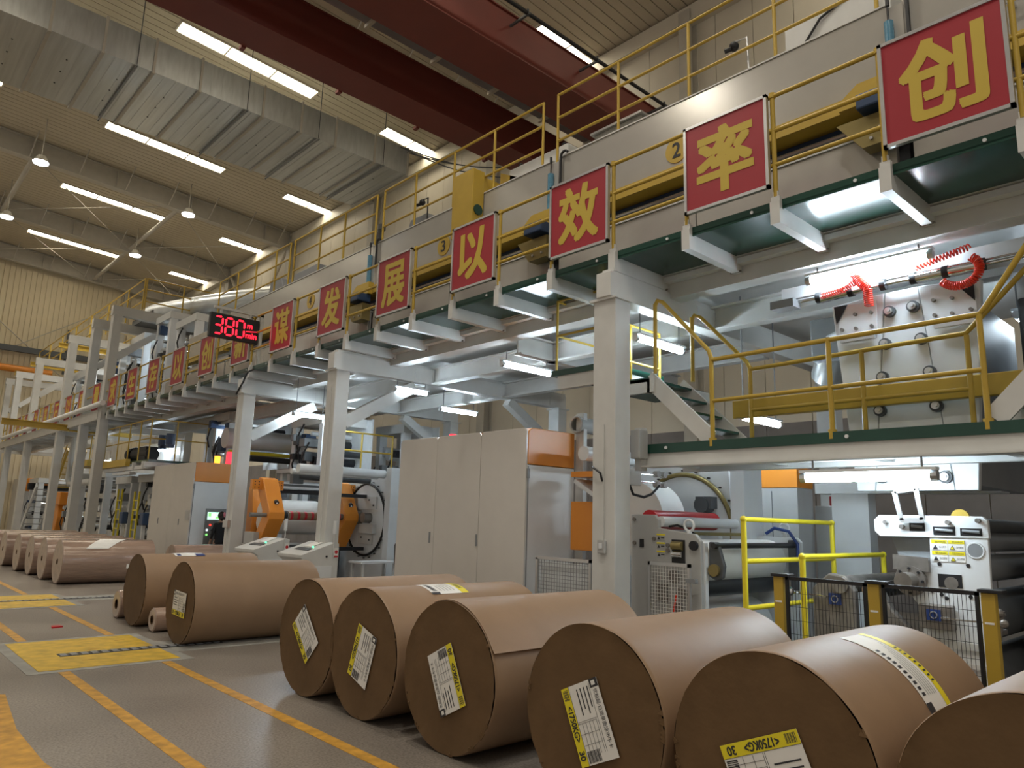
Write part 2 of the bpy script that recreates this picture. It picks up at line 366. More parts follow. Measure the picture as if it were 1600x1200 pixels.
obj('walkway_edge', MB().box(-8, 16.6, 12.57, 12.66, zb+1.2, zb+1.42), 'rafter', t)
for x in range(-6, 17, 2): obj('walkway_strut', MB().box(x-.04, x+.04, 12.6, 14.4, zb+1.2, zb+1.3), 'wallp', t)
obj('conductor_pipe', MB().cyl((-8, 10.72, zb+.72), (15.4, 10.72, zb+.72), .045, 8), 'black', t)
for x in (-4, -1.2, 1.6, 4.4, 7.2, 10, 12.4, 15.2):
    obj('pipe_bracket', MB().beam((x, 11.3, zb+.7), (x, 10.66, zb+.7), .05, .05).cyl((x, 10.72, zb+.66), (x, 10.72, zb+.82), .03, 6), 'darkgrey', t)
for y in (11.9, 14.96): obj('end_carriage', MB().box(16.45, 16.9, y-.9, y+.9, zb-.3, zb), 'red_girder', t)
obj('warning_plate', MB().prism([(14.46, zb+.12), (14.86, zb+.12), (14.66, zb+.5)], 'X', 16.9, 16.91), 'beacon_red', t)

# ---------------------------------------------------------------- catwalk with green deck, brackets and long beam
PITCH, B0 = 1.12, 1.27
NB = 46
ct = thing('catwalk', 'long raised catwalk with green deck plates on white brackets', 'catwalk', (7, .2, 4.7))
obj('long_beam', MB().box(8.15, 8.42, -1., 53, 4.78, 4.81).box(8.15, 8.42, -1, 53, 5.04, 5.07).box(8.16, 8.19, -1, 53, 4.81, 5.04), 'steel', ct)
obj('ledge_strip', MB().box(8.03, 8.15, -1., 53, 4.99, 5.06), 'white', ct)
br = obj('bracket', MB().prism([(6.98, 4.89), (8.15, 4.89), (8.15, 5.08), (7.03, 5.08), (7.03, 5.2), (6.98, 5.2)], 'Y', -.05, .05).box(6.96, 6.98, -.055, .055, 4.885, 5.14).box(6.985, 7.02, -.03, .03, 5.14, 5.26), 'steel', ct)
br.location.y += B0-OFF[ct.name].y*0
OFFY = B0
for k in range(1, NB): inst(br, 'bracket', ct, (0, PITCH*k, 0))
br.location = Vector((0, 0, 0)); br.location.y = B0
bl = obj('bolt', MB().cyl((8.08, -.075, 4.90), (8.08, .075, 4.90), .014, 6).cyl((8.08, -.075, 5.06), (8.08, .075, 5.06), .014, 6), 'iron', ct); bl.location.y = B0
for k in range(1, 20): inst(bl, 'bolt', ct, (0, PITCH*k, 0))
dk = obj('deck_plate', MB().box(7.03, 8.12, .06, PITCH-.02, 5.08, 5.10), 'green', ct); dk.location.y = B0-PITCH
tb = obj('toe_board', MB().box(7.03, 7.05, .0, PITCH-.01, 5.06, 5.17), 'green', ct); tb.location.y = B0-PITCH
rv = obj('rivet', MB().cyl((7.015, .3, 5.12), (7.03, .3, 5.12), .018, 8), 'white', ct); rv.location.y = B0-PITCH
for k in range(1, NB):
    inst(dk, 'deck_plate', ct, (0, PITCH*k, 0)); inst(tb, 'toe_board', ct, (0, PITCH*k, 0))
    if k < 24: inst(rv, 'rivet', ct, (0, PITCH*k, 0))
# catwalk railing
rl = thing('catwalk_railing', 'yellow pipe railing along the outer edge of the catwalk behind the signs', 'railing', (7, B0, 5.2))
po = obj('post', MB().cyl((7.0, B0, 5.2), (7.0, B0, 6.40), .026, 10).cyl((7., B0, 6.36), (7., B0, 6.42), .036, 10), 'yellow', rl, smooth=40)
for k in range(1, NB): inst(po, 'post', rl, (0, PITCH*k, 0))
for z in (6.385, 5.97, 5.57):
    obj('rail', MB().cyl((7.0, -.3, z), (7.0, B0+PITCH*(NB-1), z), .024, 10), 'yellow', rl, smooth=40)

# signs with slogan characters
chars = '创率效以展发谋新创以存生求量质以石基为户客以'
for k, ch in enumerate(chars):
    y0 = B0+2*PITCH*k+.03; y1 = y0+1.07
    ordn = ('first and largest', 'second', 'third', 'fourth', 'fifth', 'sixth', 'seventh', 'eighth, half behind the speed display', 'ninth, behind the speed display', 'tenth', 'eleventh', 'twelfth', 'thirteenth', 'fourteenth', 'fifteenth', 'sixteenth', 'seventeenth', 'eighteenth', 'nineteenth', 'twentieth', 'twenty-first', 'last and farthest')[k]
    s = thing('slogan_sign', 'red slogan sign with yellow %s, %s from the right' % (ch, ordn), 'sign', (6.95, y0, 5.29), 'red slogan signs on the catwalk railing')
    z0, z1 = 5.295, 6.395
    obj('panel', MB().box(6.93, 6.955, y0+.03, y1-.03, z0+.03, z1-.03), 'sign_red', s)
    obj('frame', MB().box(6.915, 6.965, y0, y0+.035, z0, z1).box(6.915, 6.965, y1-.035, y1, z0, z1).box(6.915, 6.965, y0, y1, z0, z0+.035).box(6.915, 6.965, y0, y1, z1-.035, z1), 'alu', s)
    obj('character', text_mb(MB(), ch, (6.93, y1-.195, z0+.165), (0, -1, 0), (0, 0, 1), .68, .78, .004, fat=.024), 'glyph', s)

# ---------------------------------------------------------------- dryer hood sections on the catwalk
ZH = 7.57
secs = [(-2., 2.45, None), (2.6, 7.7, '2'), (7.86, 13.2, '3'), (13.36, 21.2, '4')]
for k, (y0, y1, num) in enumerate(secs):
    lab = ['nearest grey dryer hood section at the right picture edge', 'grey dryer hood section behind the two nearest signs, numbered two', 'grey dryer hood section under the yellow hoist cabinet, numbered three', 'farthest grey dryer hood section, left of the hoist cabinet'][k]
    h = thing('dryer_hood', lab, 'machine hood', (8, y0, 5.1))
    obj('hood_panel', MB().box(8.0, 10.9, y0, y1, 6.58, ZH), 'hood', h, bevel=.012)
    obj('lower_box', MB().box(8.4, 10.9, y0, y1, 5.2, 6.58), 'darkgrey', h)
    obj('yellow_beam', MB().box(7.93, 8.3, y0, y1, 6.42, 6.59), 'yellow', h)
    obj('gap_liner', MB().box(8.25, 8.3, y0, y1, 6.1, 6.42), 'navy', h)
    obj('guide_rail', MB().cyl((8.15, y0, 6.27), (8.15, y1, 6.27), .03, 8), 'alu', h)
    obj('guide_rail', MB().box(8.12, 8.2, y0, y1, 6.17, 6.21), 'alu', h)
    n = max(1, round((y1-y0)/2.6))
    for j in range(n):
        a = y0+(y1-y0)*j/n; b = y0+(y1-y0)*(j+1)/n
        obj('sill_panel', MB().box(8.0, 8.08, a+.008, b-.008, 5.1, 6.06), 'sill', h, bevel=.008)
        obj('sill_cap', MB().box(7.98, 8.12, a, b, 6.06, 6.09), 'steel', h)
    obj('floor_plate', MB().box(8.0, 13.3, y0, y1+.15, 5.075, 5.1), 'steel', h)
    if num:
        yc = {'2': 5.43, '3': 10.76, '4': 16.1}[num]; zc = 6.86
        d = obj('number_disc', MB().cyl((7.985, yc, zc), (8.0, yc, zc), .19, 28), 'yellow', h)
        obj('numeral', text_mb(MB(), num, (7.985, yc+.07, zc-.11), (0, -1, 0), (0, 0, 1), .13, .22, .004, fat=.004), 'ink', d)
    obj('top_lip', MB().box(7.985, 8.05, y0, y1, ZH, ZH+.02), 'steel', h)
for z in (7.12, 6.9):
    v = thing('handle_valve', 'small chrome handle on the nearest hood section, %s' % ('upper one' if z > 7 else 'lower one'), 'handle', (7.9, 1.42, z))
    obj('stem', MB().cyl((7.88, 1.42, z), (8., 1.42, z), .02, 8), 'chrome', v, smooth=40); obj('lever', MB().cyl((7.88, 1.5, z-.02), (7.88, 1.3, z+.03), .014, 8), 'chrome', v, smooth=40)
# joints between hood sections: cylinders, yellow bearing plates and blue motors
for k, y in enumerate((2.52, 7.78, 13.28)):
    lab = ('nearest, by the largest sign', 'beside the character 效 sign', 'between the 发 and 展 signs')[k]
    a = thing('hood_lift', 'yellow bracket with blue motor on the hood joint, '+lab, 'actuator', (7.8, y, 5.5))
    obj('top_bracket', MB().prism([(y-.1, 6.40), (y+.62, 6.40), (y+.62, 6.5), (y+.4, 6.66), (y-.1, 6.66)], 'X', 7.84, 7.97), 'yellow', a)
    obj('motor', MB().box(7.62, 7.95, y-.05, y+.35, 6.22, 6.40), 'navy', a, bevel=.02)
    obj('bearing_block', MB().prism([(y-.05, 6.18), (y+.62, 6.18), (y+.35, 5.82), (y-.05, 5.82)], 'X', 7.75, 7.95), 'brass', a)
    for q in ((.05, 5.9), (.25, 5.9), (.15, 6.0)): obj('bolt', MB().cyl((7.73, y+q[0], q[1]), (7.75, y+q[0], q[1]), .02, 6), 'alu', a)
    obj('cylinder', MB().cyl((7.92, y+.05, 6.66), (7.92, y+.05, 7.3), .05, 12), 'cyan_glass', a, smooth=40)
    obj('rod', MB().cyl((7.92, y+.05, 7.3), (7.92, y+.05, 7.5), .012, 6), 'black', a)
    obj('rod_tip', MB().cyl((7.92, y+.05, 7.5), (7.92, y+.05, 7.6), .022, 8), 'black', a)
    obj('hook_pipe', MB().tube([(7.95, y-.14, 7.0), (7.95, y-.14, 7.5)]+[(7.95, y-.22+.08*math.cos(q), 7.55+.08*math.sin(q)) for q in [i*math.pi/6 for i in range(1, 6)]], .022, 8), 'black', a, smooth=40)
    obj('back_panel', MB().box(7.96, 8.02, y-.09, y+.07, 6.6, 7.5), 'sill', a)
# end of the hood beyond section 4
h = thing('hood_end_box', 'grey hood end box with ducts beyond the last hood section', 'machine hood', (8, 21.4, 5.1))
obj('panel', MB().box(8.0, 10.5, 21.4, 24.6, 6.5, 7.3), 'hood', h, bevel=.012)
obj('sill_panel', MB().box(8.0, 8.08, 21.3, 26.5, 5.1, 6.05), 'sill', h)
obj('yellow_beam', MB().box(7.93, 8.12, 21.3, 25.2, 6.4, 6.56), 'yellow', h)
obj('guide_rail', MB().box(8.1, 8.2, 21.3, 25.2, 6.2, 6.3), 'alu', h)
obj('valve', MB().cyl((7.9, 22.6, 6.6), (8., 22.6, 6.6), .05, 8).cyl((7.9, 23.2, 6.4), (8., 23.2, 6.4), .05, 8).cyl((7.9, 22.9, 5.8), (8, 22.9, 5.8), .05, 8), 'iron', h)

# things standing on the hood roof
def crate(name, label, cat, y0, y1, x0, x1, z1, m, slope=.0, bev=.02):
    t = thing(name, label, cat, (x0, y0, ZH))
    obj('body', MB().prism([(y0, ZH+.02), (y1, ZH+.02), (y1-slope, z1), (y0+slope, z1)], 'X', x0, x1), m, t, bevel=bev)
    return t
t = crate('fan_box', 'weathered concrete-grey fan box on hood 2 roof by the crane end', 'box', 6.75, 7.75, 8.9, 9.9, 8.35, 'concrete_panel', .0)
obj('lid', MB().box(8.85, 9.95, 6.7, 7.8, 8.35, 8.39), 'alu', t); obj('fitting', MB().cyl((8.85, 7.0, 8.0), (8.9, 7.0, 8.0), .05, 10), 'alu', t)
t = crate('lifting_box', 'pale grey box with lifting eyes between hood 2 and hood 3', 'box', 8.0, 9.5, 8.5, 9.6, 8.17, 'steel')
for y in (8.2, 9.3): obj('lifting_eye', MB().torus((8.6, y, 8.22), .05, .012, 14, 6), 'black', t)
t = crate('panel_box', 'large pale sheet-metal box on hood 2 roof near the right edge', 'box', 2.75, 4.1, 8.6, 9.8, 8.35, 'steel')
obj('cable', MB().tube([(8.58, 4.0, 7.6), (8.57, 3.85, 7.95), (8.57, 3.6, 8.25), (8.6, 3.2, 8.42), (8.6, 3.0, 8.45)], .018, 6), 'black', t)
t = crate('fan_housing', 'dark grey trapezoid fan housing on hood 3 roof', 'fan housing', 11.9, 13.2, 8.6, 9.6, 8.2, 'midgrey', .35)
obj('duct_neck', MB().cyl((8.9, 13.3, 7.6), (8.9, 13.3, 8.1), .22, 16), 'galv', t, smooth=40)
t = crate('fan_housing', 'dark brown-grey fan housing on hood 4 roof, nearer one', 'fan housing', 16.9, 18.6, 8.6, 9.7, 8.25, 'midgrey', .2)
t = crate('fan_housing', 'dark brown-grey fan housing on hood 4 roof, farther one', 'fan housing', 19.0, 20.2, 8.6, 9.7, 8.35, 'midgrey', .25)
t = thing('hoist_cabinet', 'tall yellow hoist cabinet standing out over hood 3', 'cabinet', (7.95, 9.5, 6.9))
obj('body', MB().box(7.72, 7.985, 9.6, 10.2, 6.75, 7.98), 'yellow', t, bevel=.01)
obj('roof_leg', MB().box(7.985, 8.5, 9.75, 10.15, ZH+.03, 7.98), 'yellow', t)
obj('slanted_side', MB().prism([(9.25, ZH+.03), (9.75, ZH+.03), (9.75, 8.2), (9.25, 7.95)], 'X', 8.5, 9.8), 'yellow', t)
obj('emblem', MB().cyl((7.85, 9.58, 7.2), (7.85, 9.6, 7.2), .1, 16), 'green', t)
for k, (y, lab) in enumerate(((12.0, 'by the fan housing on hood 3'), (4.55, 'on hood 2, near the right edge'))):
    t = thing('camera_pole', 'thin pole with small black camera '+lab, 'camera', (8.45, y, ZH))
    obj('pole', MB().cyl((8.45, y, ZH), (8.45, y+.02, ZH+.85), .016, 8).cyl((8.45, y+.02, ZH+.84), (8.45, y+.2, ZH+.86), .013, 6), 'alu' if k else 'black', t)
    obj('camera_body', MB().ball((8.45, y+.22, ZH+.8), .07, 10, 6).cyl((8.42, y+.25, ZH+.76), (8.38, y+.33, ZH+.74), .035, 8), 'black', t, smooth=40)
t = thing('valve_cluster', 'dark bolted valve cluster standing on hood 3 roof', 'valve', (8.3, 13.7, ZH))
obj('valve_body', MB().cyl((8.3, 13.7, ZH), (8.3, 13.7, ZH+.2), .14, 10).ball((8.3, 13.85, ZH+.2), .1).cyl((8.3, 13.7, ZH+.2), (8.3, 13.55, ZH+.55), .07, 8).cyl((8.3, 13.55, ZH+.5), (8.3, 13.55, ZH+.62), .09, 8), 'darkgrey', t)
t = thing('vent_cap', 'small louvred blue-grey vent on hood 2 roof', 'vent', (8.4, 4.95, ZH))
obj('body', MB().box(8.2, 8.5, 4.9, 5.3, ZH, ZH+.16), 'navy', t, bevel=.04)
for q in range(3): obj('slat', MB().box(8.18, 8.2, 4.95+.11*q, 5.0+.11*q, ZH+.02, ZH+.14), 'alu', t)

# upper railings on the hood roof
def railing(name, label, pts, heights, m='yellow', rr=.024, group=None, cat='railing'):
    t = thing(name, label, cat, pts[0], group)
    for p in pts:
        obj('post', MB().cyl(p, (p[0], p[1], p[2]+heights[0]+.01), rr, 10), m, t, smooth=40)
    for hgt in heights:
        obj('rail', MB().tube([(p[0], p[1], p[2]+hgt) for p in pts], rr*.95, 8), m, t, smooth=40)
    return t
RH = (1.27, .84, .42)
railing('hood_railing', 'yellow three-rail guard railing on hood roof nearest the viewer, above disc 2', [(8.12, y, ZH-.0) for y in (7.88, 6.58, 5.3, 4.0, 2.75)], RH)
railing('hood_railing', 'yellow guard railing above disc 3 and the hoist cabinet', [(8.12, y, ZH) for y in (13.2, 12.0, 10.7, 9.5, 8.23)], RH)
railing('hood_railing', 'yellow guard railing on hood 4 roof, nearer half', [(8.12, y, ZH) for y in (17.5, 16.1, 14.9, 13.5)], RH)
railing('hood_railing', 'yellow guard railing on hood 4 roof, farther half', [(8.12, y, ZH) for y in (22.6, 21.2, 19.9, 18.6, 17.75)], RH)

# ---------------------------------------------------------------- lower steel frames: columns, cross beams, braces
def column(y, lab, x0=6.92, x1=7.22, z1=4.53, w=.36, m='steel'):
    t = thing('steel_column', lab, 'column', (x0, y, 0))
    obj('shaft', MB().box(x0, x1, y-w/2, y+w/2, .02, z1), m, t, bevel=.015)
    obj('base_plate', MB().box(x0-.1, x1+.1, y-w/2-.1, y+w/2+.1, 0, .02), m, t)
    obj('cap_plate', MB().box(x0-.04, x1+.06, y-w/2-.04, y+w/2+.04, z1-.03, z1), m, t)
    return t
def crossbeam(y, lab, x1=13.5, z0=4.53, z1=4.92, w=.24):
    t = thing('cross_beam', lab, 'beam', (6.86, y, z0))
    obj('beam_body', MB().box(6.86, x1, y-w/2, y+w/2, z0, z1-.06), 'steel', t, bevel=.01)
    obj('upper_lip', MB().box(6.95, x1, y-w/2+.03, y+w/2-.03, z1-.06, z1), 'steel', t)
    for x in (8.8, 9.25, 12.9): obj('splice_plate', MB().box(x, x+.12, y-w/2-.012, y-w/2, z0+.04, z1-.1), 'steel', t)
    return t
cols = [(5.83, 'nearest grey steel column with a light switch, beside the grey side plate'), (12.78, 'second grey steel column, left of the big cabinet'), (17.18, 'third grey steel column, under the red speed display')]
for y, lab in cols:
    t = column(y, lab)
    crossbeam(y-.03, 'grey cross beam resting on the '+lab.split(',')[0].replace(' with a light switch', ''))
    if y < 6:
        obj('conduit', MB().box(6.90, 6.92, y-.02, y+.01, 1.5, 2.9), 'steel', t)
        obj('switch_box', MB().box(6.87, 6.92, y-.06, y+.05, 1.34, 1.5), 'plategrey', t, bevel=.008)
        obj('switch_rocker', MB().box(6.86, 6.87, y-.03, y+.02, 1.4, 1.46), 'white', t)
        obj('cable', MB().tube([(6.9, y+.16, 2.38), (6.86, y+.1, 2.36), (6.86, y, 2.3), (6.9, y-.0, 2.2)], .014, 6), 'black', t)
    else:
        obj('conduit', MB().box(6.895, 6.92, y-.03, y+.01, .3, 4.2), 'steel', t)
        if y > 15: obj('switch_box', MB().box(6.84, 6.92, y-.14, y+.12, 1.34, 1.52), 'alu', t, bevel=.01)
for y, lab in ((12.78, 'second column'), (17.18, 'third column')):
    tag(obj('knee_brace', MB().beam((7.22, y, 3.5), (8.85, y, 4.45), .2, .24), 'steel'), 'sloping grey knee brace rising from the %s to its cross beam' % lab, 'brace')
for y, lab in ((5.83, 'nearest'), (12.78, 'second'), (17.18, 'third')):
    column(y, 'grey rear column far back under the %s cross beam' % lab, 13.2, 13.5)
    if y > 6: tag(obj('knee_brace', MB().beam((11.6, y, 4.5), (13.2, y, 3.55), .2, .22), 'steel'), 'grey knee brace falling right to the %s rear column' % lab, 'brace')
# long secondary beams under the hood
for x, y0, y1, lab in ((9.3, 0., 5.7, 'nearest, behind the pneumatic cylinders'), (9.3, 6.0, 12.6, 'above the big cabinet'), (9.3, 13., 17., 'between second and third column'), (11.4, 6., 17., 'deep under the hood'), (9.3, 17.4, 29., 'beyond the third column')):
    tag(obj('floor_beam', MB().ibeam((x, y0, 4.72), (x, y1, 4.72), .2, .36), 'steel'), 'grey lengthwise floor beam under the hood, '+lab, 'beam')
tag(obj('floor_beam', MB().ibeam((8.42, 9.05, 4.72), (13.2, 9.05, 4.72), .2, .36), 'steel'), 'grey short cross beam carrying the tube light over the cabinet', 'beam')

# ---------------------------------------------------------------- fluorescent tube lights
def tubelight(a, b, lab, up=.16):
    t = thing('tube_light', lab, 'tube light', a)
    a = Vector(a); b = Vector(b); d = (b-a).normalized()
    obj('tube', MB().cyl(a+d*.05, b-d*.05, .045, 12), 'tube', t)
    obj('end_cap', MB().cyl(a, a+d*.06, .05, 10), 'alu', t); obj('end_cap', MB().cyl(b-d*.06, b, .05, 10), 'alu', t)
    obj('reflector', MB().beam(a+Vector((0, 0, .065)), b+Vector((0, 0, .065)), .1, .03), 'white', t)
    for q in (.1, .9):
        p = a.lerp(b, q); obj('hanger', MB().cyl(p+Vector((0, 0, .08)), p+Vector((0, 0, up)), .01, 6), 'midgrey', t)
    return t
tubelight((8.3, 3.82, 4.64), (8.3, 2.42, 4.64), 'bright long tube light above the red coiled hoses')
tubelight((7.44, 3.58, 2.22), (7.44, 2.28, 2.22), 'bright tube light under the platform, above the white side plate', .19)
tubelight((8.05, 6.22, 4.3), (9.25, 6.22, 4.3), 'tube light behind the stair handrail, right of the nearest column', .5)
tubelight((8.0, 9.0, 4.3), (9.22, 9.0, 4.3), 'tube light above the big cabinet', .25)
tubelight((8.3, 12.68, 4.33), (9.2, 12.68, 4.33), 'tube light at the second column knee brace', .2)
tubelight((9.4, 5.4, 3.26), (10.6, 5.4, 3.26), 'tube light behind the yellow platform beam', 1.82)
tubelight((8.0, 16.6, 4.1), (8.9, 16.6, 4.1), 'tube light seen just left of the third column brace', .98)
tubelight((9.5, 17.5, 4.3), (10.4, 17.5, 4.3), 'small tube light between third and second column', .78)
tubelight((9.0, 30.0, 8.0), (10.2, 30.0, 8.0), 'tube light high inside the tall frame', .95)
for k, (x, y, z) in enumerate(((9.5, 24., 4.3), (9.5, 33., 4.2), (10., 43.9, 4.2), (9.5, 36.8, 8.), (9.5, 43.9, 8.), (10.5, 14., 4.3), (10.5, 2.2, 4.4))):
    tubelight((x, y, z), (x+1.2, y, z), 'tube light deep in the machine line, %s' % ('behind the control cabinet', 'under the tall frame', 'far under the tall frame', 'in the upper tall frame', 'far in the upper tall frame', 'behind the winder', 'behind the knob panel')[k], .95 if z > 7 else (.6 if y > 40 else 5.08-z))

# ---------------------------------------------------------------- speed display
t = thing('speed_display', 'black LED board showing 380 m/min in red', 'display', (5.87, 16.74, 5.68))
y = 16.74
obj('case', MB().box(5.87, 7.03, y, y+.12, 5.68, 6.257), 'black', t, bevel=.01)
mb = MB()
def seg7(x, z, w, h, segs):                                     # bars drawn on the -Y face
    L = .04
    P = {'a': ((x, z+h), (x+w, z+h)), 'g': ((x, z+h/2), (x+w, z+h/2)), 'd': ((x, z), (x+w, z)),
         'f': ((x, z+h/2), (x, z+h)), 'e': ((x, z), (x, z+h/2)), 'b': ((x+w, z+h/2), (x+w, z+h)), 'c': ((x+w, z), (x+w, z+h/2))}
    for s in segs:
        (xa, za), (xb, zb) = P[s]; d = Vector((xb-xa, 0, zb-za)).normalized(); n = Vector((-d.z, 0, d.x))
        a = Vector((xa, y-.008, za))+d*.02; b = Vector((xb, y-.008, zb))-d*.02; q = L/2
        pts = [a, a+d*q+n*q, b-d*q+n*q, b, b-d*q-n*q, a+d*q-n*q]
        mb.add(pts+[p+Vector((0, .008, 0)) for p in pts], [[0,1,2,3,4,5], [11,10,9,8,7,6]]+[[i, (i+1) % 6, 6+(i+1) % 6, 6+i] for i in range(6)])
seg7(5.97, 5.77, .18, .40, 'abgcd'); seg7(6.23, 5.77, .18, .40, 'abcdefg'); seg7(6.49, 5.77, .18, .40, 'abcdef')
text_mb(mb, 'm', (6.74, y, 6.02), (1, 0, 0), (0, 0, 1), .12, .09, .008, fat=.0025); text_mb(mb, 'min', (6.72, y, 5.78), (1, 0, 0), (0, 0, 1), .26, .13, .008, fat=.0025)
mb.beam((6.72, y-.006, 5.935), (7.0, y-.006, 5.975), .012, .016)
obj('digits', mb, 'led', t)
obj('hanger_bar', MB().box(5.95, 7.14, y+.03, y+.1, 6.37, 6.43), 'steel', t)
for x in (6.1, 6.8): obj('hanger', MB().box(x, x+.04, y+.04, y+.08, 6.25, 6.37), 'steel', t)
obj('support_post', MB().box(7.06, 7.14, y+.03, y+.1, 5.1, 6.43), 'steel', t)
pts = [(6.86, 17.3, 4.50), (6.84, 17.1, 4.62), (6.84, 16.9, 4.75), (6.86, 16.85, 4.9), (6.9, 16.8, 5.0), (7.0, 16.78, 5.06)]
tag(obj('display_cable', MB().tube(pts, .022, 6), 'black'), 'black cable running down the third column from the speed display', 'cable')

# ---------------------------------------------------------------- cabinets
def cabinet(name, label, y0, y1, doors, x0=7.5, x1=8.55, z1=3.08, hmi=False):
    t = thing(name, label, 'cabinet', (x0, y0, 0))
    obj('body', MB().box(x0+.03, x1, y0, y1, .1, 2.52), 'white', t, bevel=.01)
    obj('orange_top', MB().prism([(x0+.03, 2.53), (x1, 2.53), (x1, z1), (x0+.12, z1), (x0+.03, z1-.06)], 'Y', y0, y1), 'orange', t, bevel=.01)
    obj('plinth', MB().box(x0+.05, x1, y0+.02, y1-.02, 0, .1), 'darkgrey', t)
    for a, b, hy in doors:
        d = obj('door', MB().prism([(a+.006, .1), (b-.006, .1), (b-.006, z1-.06), (b-.05, z1-.01), (a+.05, z1-.01), (a+.006, z1-.06)], 'X', x0, x0+.03), 'cabinet', t, bevel=.006)
        if hy: obj('handle', MB().box(x0-.012, x0, hy-.018, hy+.018, 1.29, 1.47), 'midgrey', d)
    obj('hinge', MB().box(x0+.01, x0+.05, y0-.03, y0, 2.32, 2.46), 'midgrey', t)
    obj('corner_gap', MB().box(x0+.03, x0+.05, y0-.006, y0, .1, 2.5), 'midgrey', t)
    return t
t = cabinet('electrical_cabinet', 'large beige three-door electrical cabinet with orange top behind the rolls', 7.8, 11.1, [(7.8, 8.85, 8.88), (8.85, 10.0, None), (10.0, 11.1, 10.1)])
obj('warning_light', MB().cyl((7.9, 10.1, 3.08), (7.9, 10.1, 3.16), .06, 12), 'beacon_red', t)
t = thing('speaker_tube', 'open grey tube end on a frame post beside the big cabinet', 'tube', (8.3, 7.7, 0))
obj('tube', MB().torus((8.5, 7.72, 3.22), .12, .02, 24, 6).cyl((8.5, 7.72, 3.22), (9.4, 7.72, 3.22), .125, 20, cap=False), 'plategrey', t, smooth=40)
obj('frame_post', MB().box(8.56, 8.64, 7.62, 7.78, 0, 3.4), 'steel', t)
t = thing('mesh_guard', 'small grey wire mesh guard in front of the big cabinet side', 'guard', (7.4, 6.4, 0))
obj('frame', MB().box(7.38, 7.42, 6.42, 6.46, 0, 1.22).box(7.38, 7.42, 7.40, 7.44, 0, 1.2).box(7.38, 7.42, 6.42, 7.44, 1.18, 1.22).box(7.38, 7.42, 6.42, 7.44, .2, .24), 'alu', t)
mb = MB()
for k in range(1, 20): mb.box(7.398, 7.402, 6.44+.05*k-.003, 6.44+.05*k+.003, .24, 1.18)
for k in range(1, 19): mb.box(7.398, 7.402, 6.46, 7.4, .24+.05*k-.003, .24+.05*k+.003)
stuff(obj('wire_grid', mb, 'midgrey', t)); obj('backing', MB().box(7.48, 7.5, 6.5, 7.4, .2, 1.15), 'white', t)
t = cabinet('control_cabinet', 'beige two-door control cabinet with orange top and touch screen beyond the third column', 21.35, 24.9, [(21.35, 23.1, 22.2), (23.1, 24.9, 24.)], x1=8.7)
obj('panel_face', MB().box(7.93, 8.5, 21.32, 21.35, .4, 1.78), 'midgrey', t)
scr = obj('screen', MB().box(7.98, 8.42, 21.305, 21.32, 1.47, 1.68), 'screen', t)
obj('screen_icon', MB().box(8.0, 8.08, 21.30, 21.305, 1.56, 1.66).box(8.2, 8.3, 21.30, 21.305, 1.5, 1.56), 'screen_green', scr)
obj('screen_text', MB().box(8.1, 8.2, 21.30, 21.305, 1.5, 1.64).box(8.31, 8.4, 21.30, 21.305, 1.5, 1.6), 'screen_white', scr)
for x, z, m in ((8.08, 1.32, 'lamp_red'), (8.2, 1.32, 'black'), (8.32, 1.32, 'black'), (8.0, 1.18, 'screen_white'), (8.14, 1.18, 'black'), (8.26, 1.18, 'black'), (8.0, 1.05, 'screen_green'), (8.14, 1.05, 'black'), (8.26, 1.05, 'black')):
    obj('button', MB().cyl((x, 21.30, z), (x, 21.32, z), .03, 10), m, t)
obj('notice', MB().box(7.49, 7.5, 21.4, 21.7, 1.45, 1.72), 'plategrey', t)
obj('amber_beacon', MB().cyl((8.2, 21.6, 3.08), (8.2, 21.6, 3.30), .08, 12), 'beacon_amber', t)
obj('red_beacon', MB().cyl((8.56, 21.6, 3.08), (8.56, 21.6, 3.45), .1, 12), 'beacon_red', t)

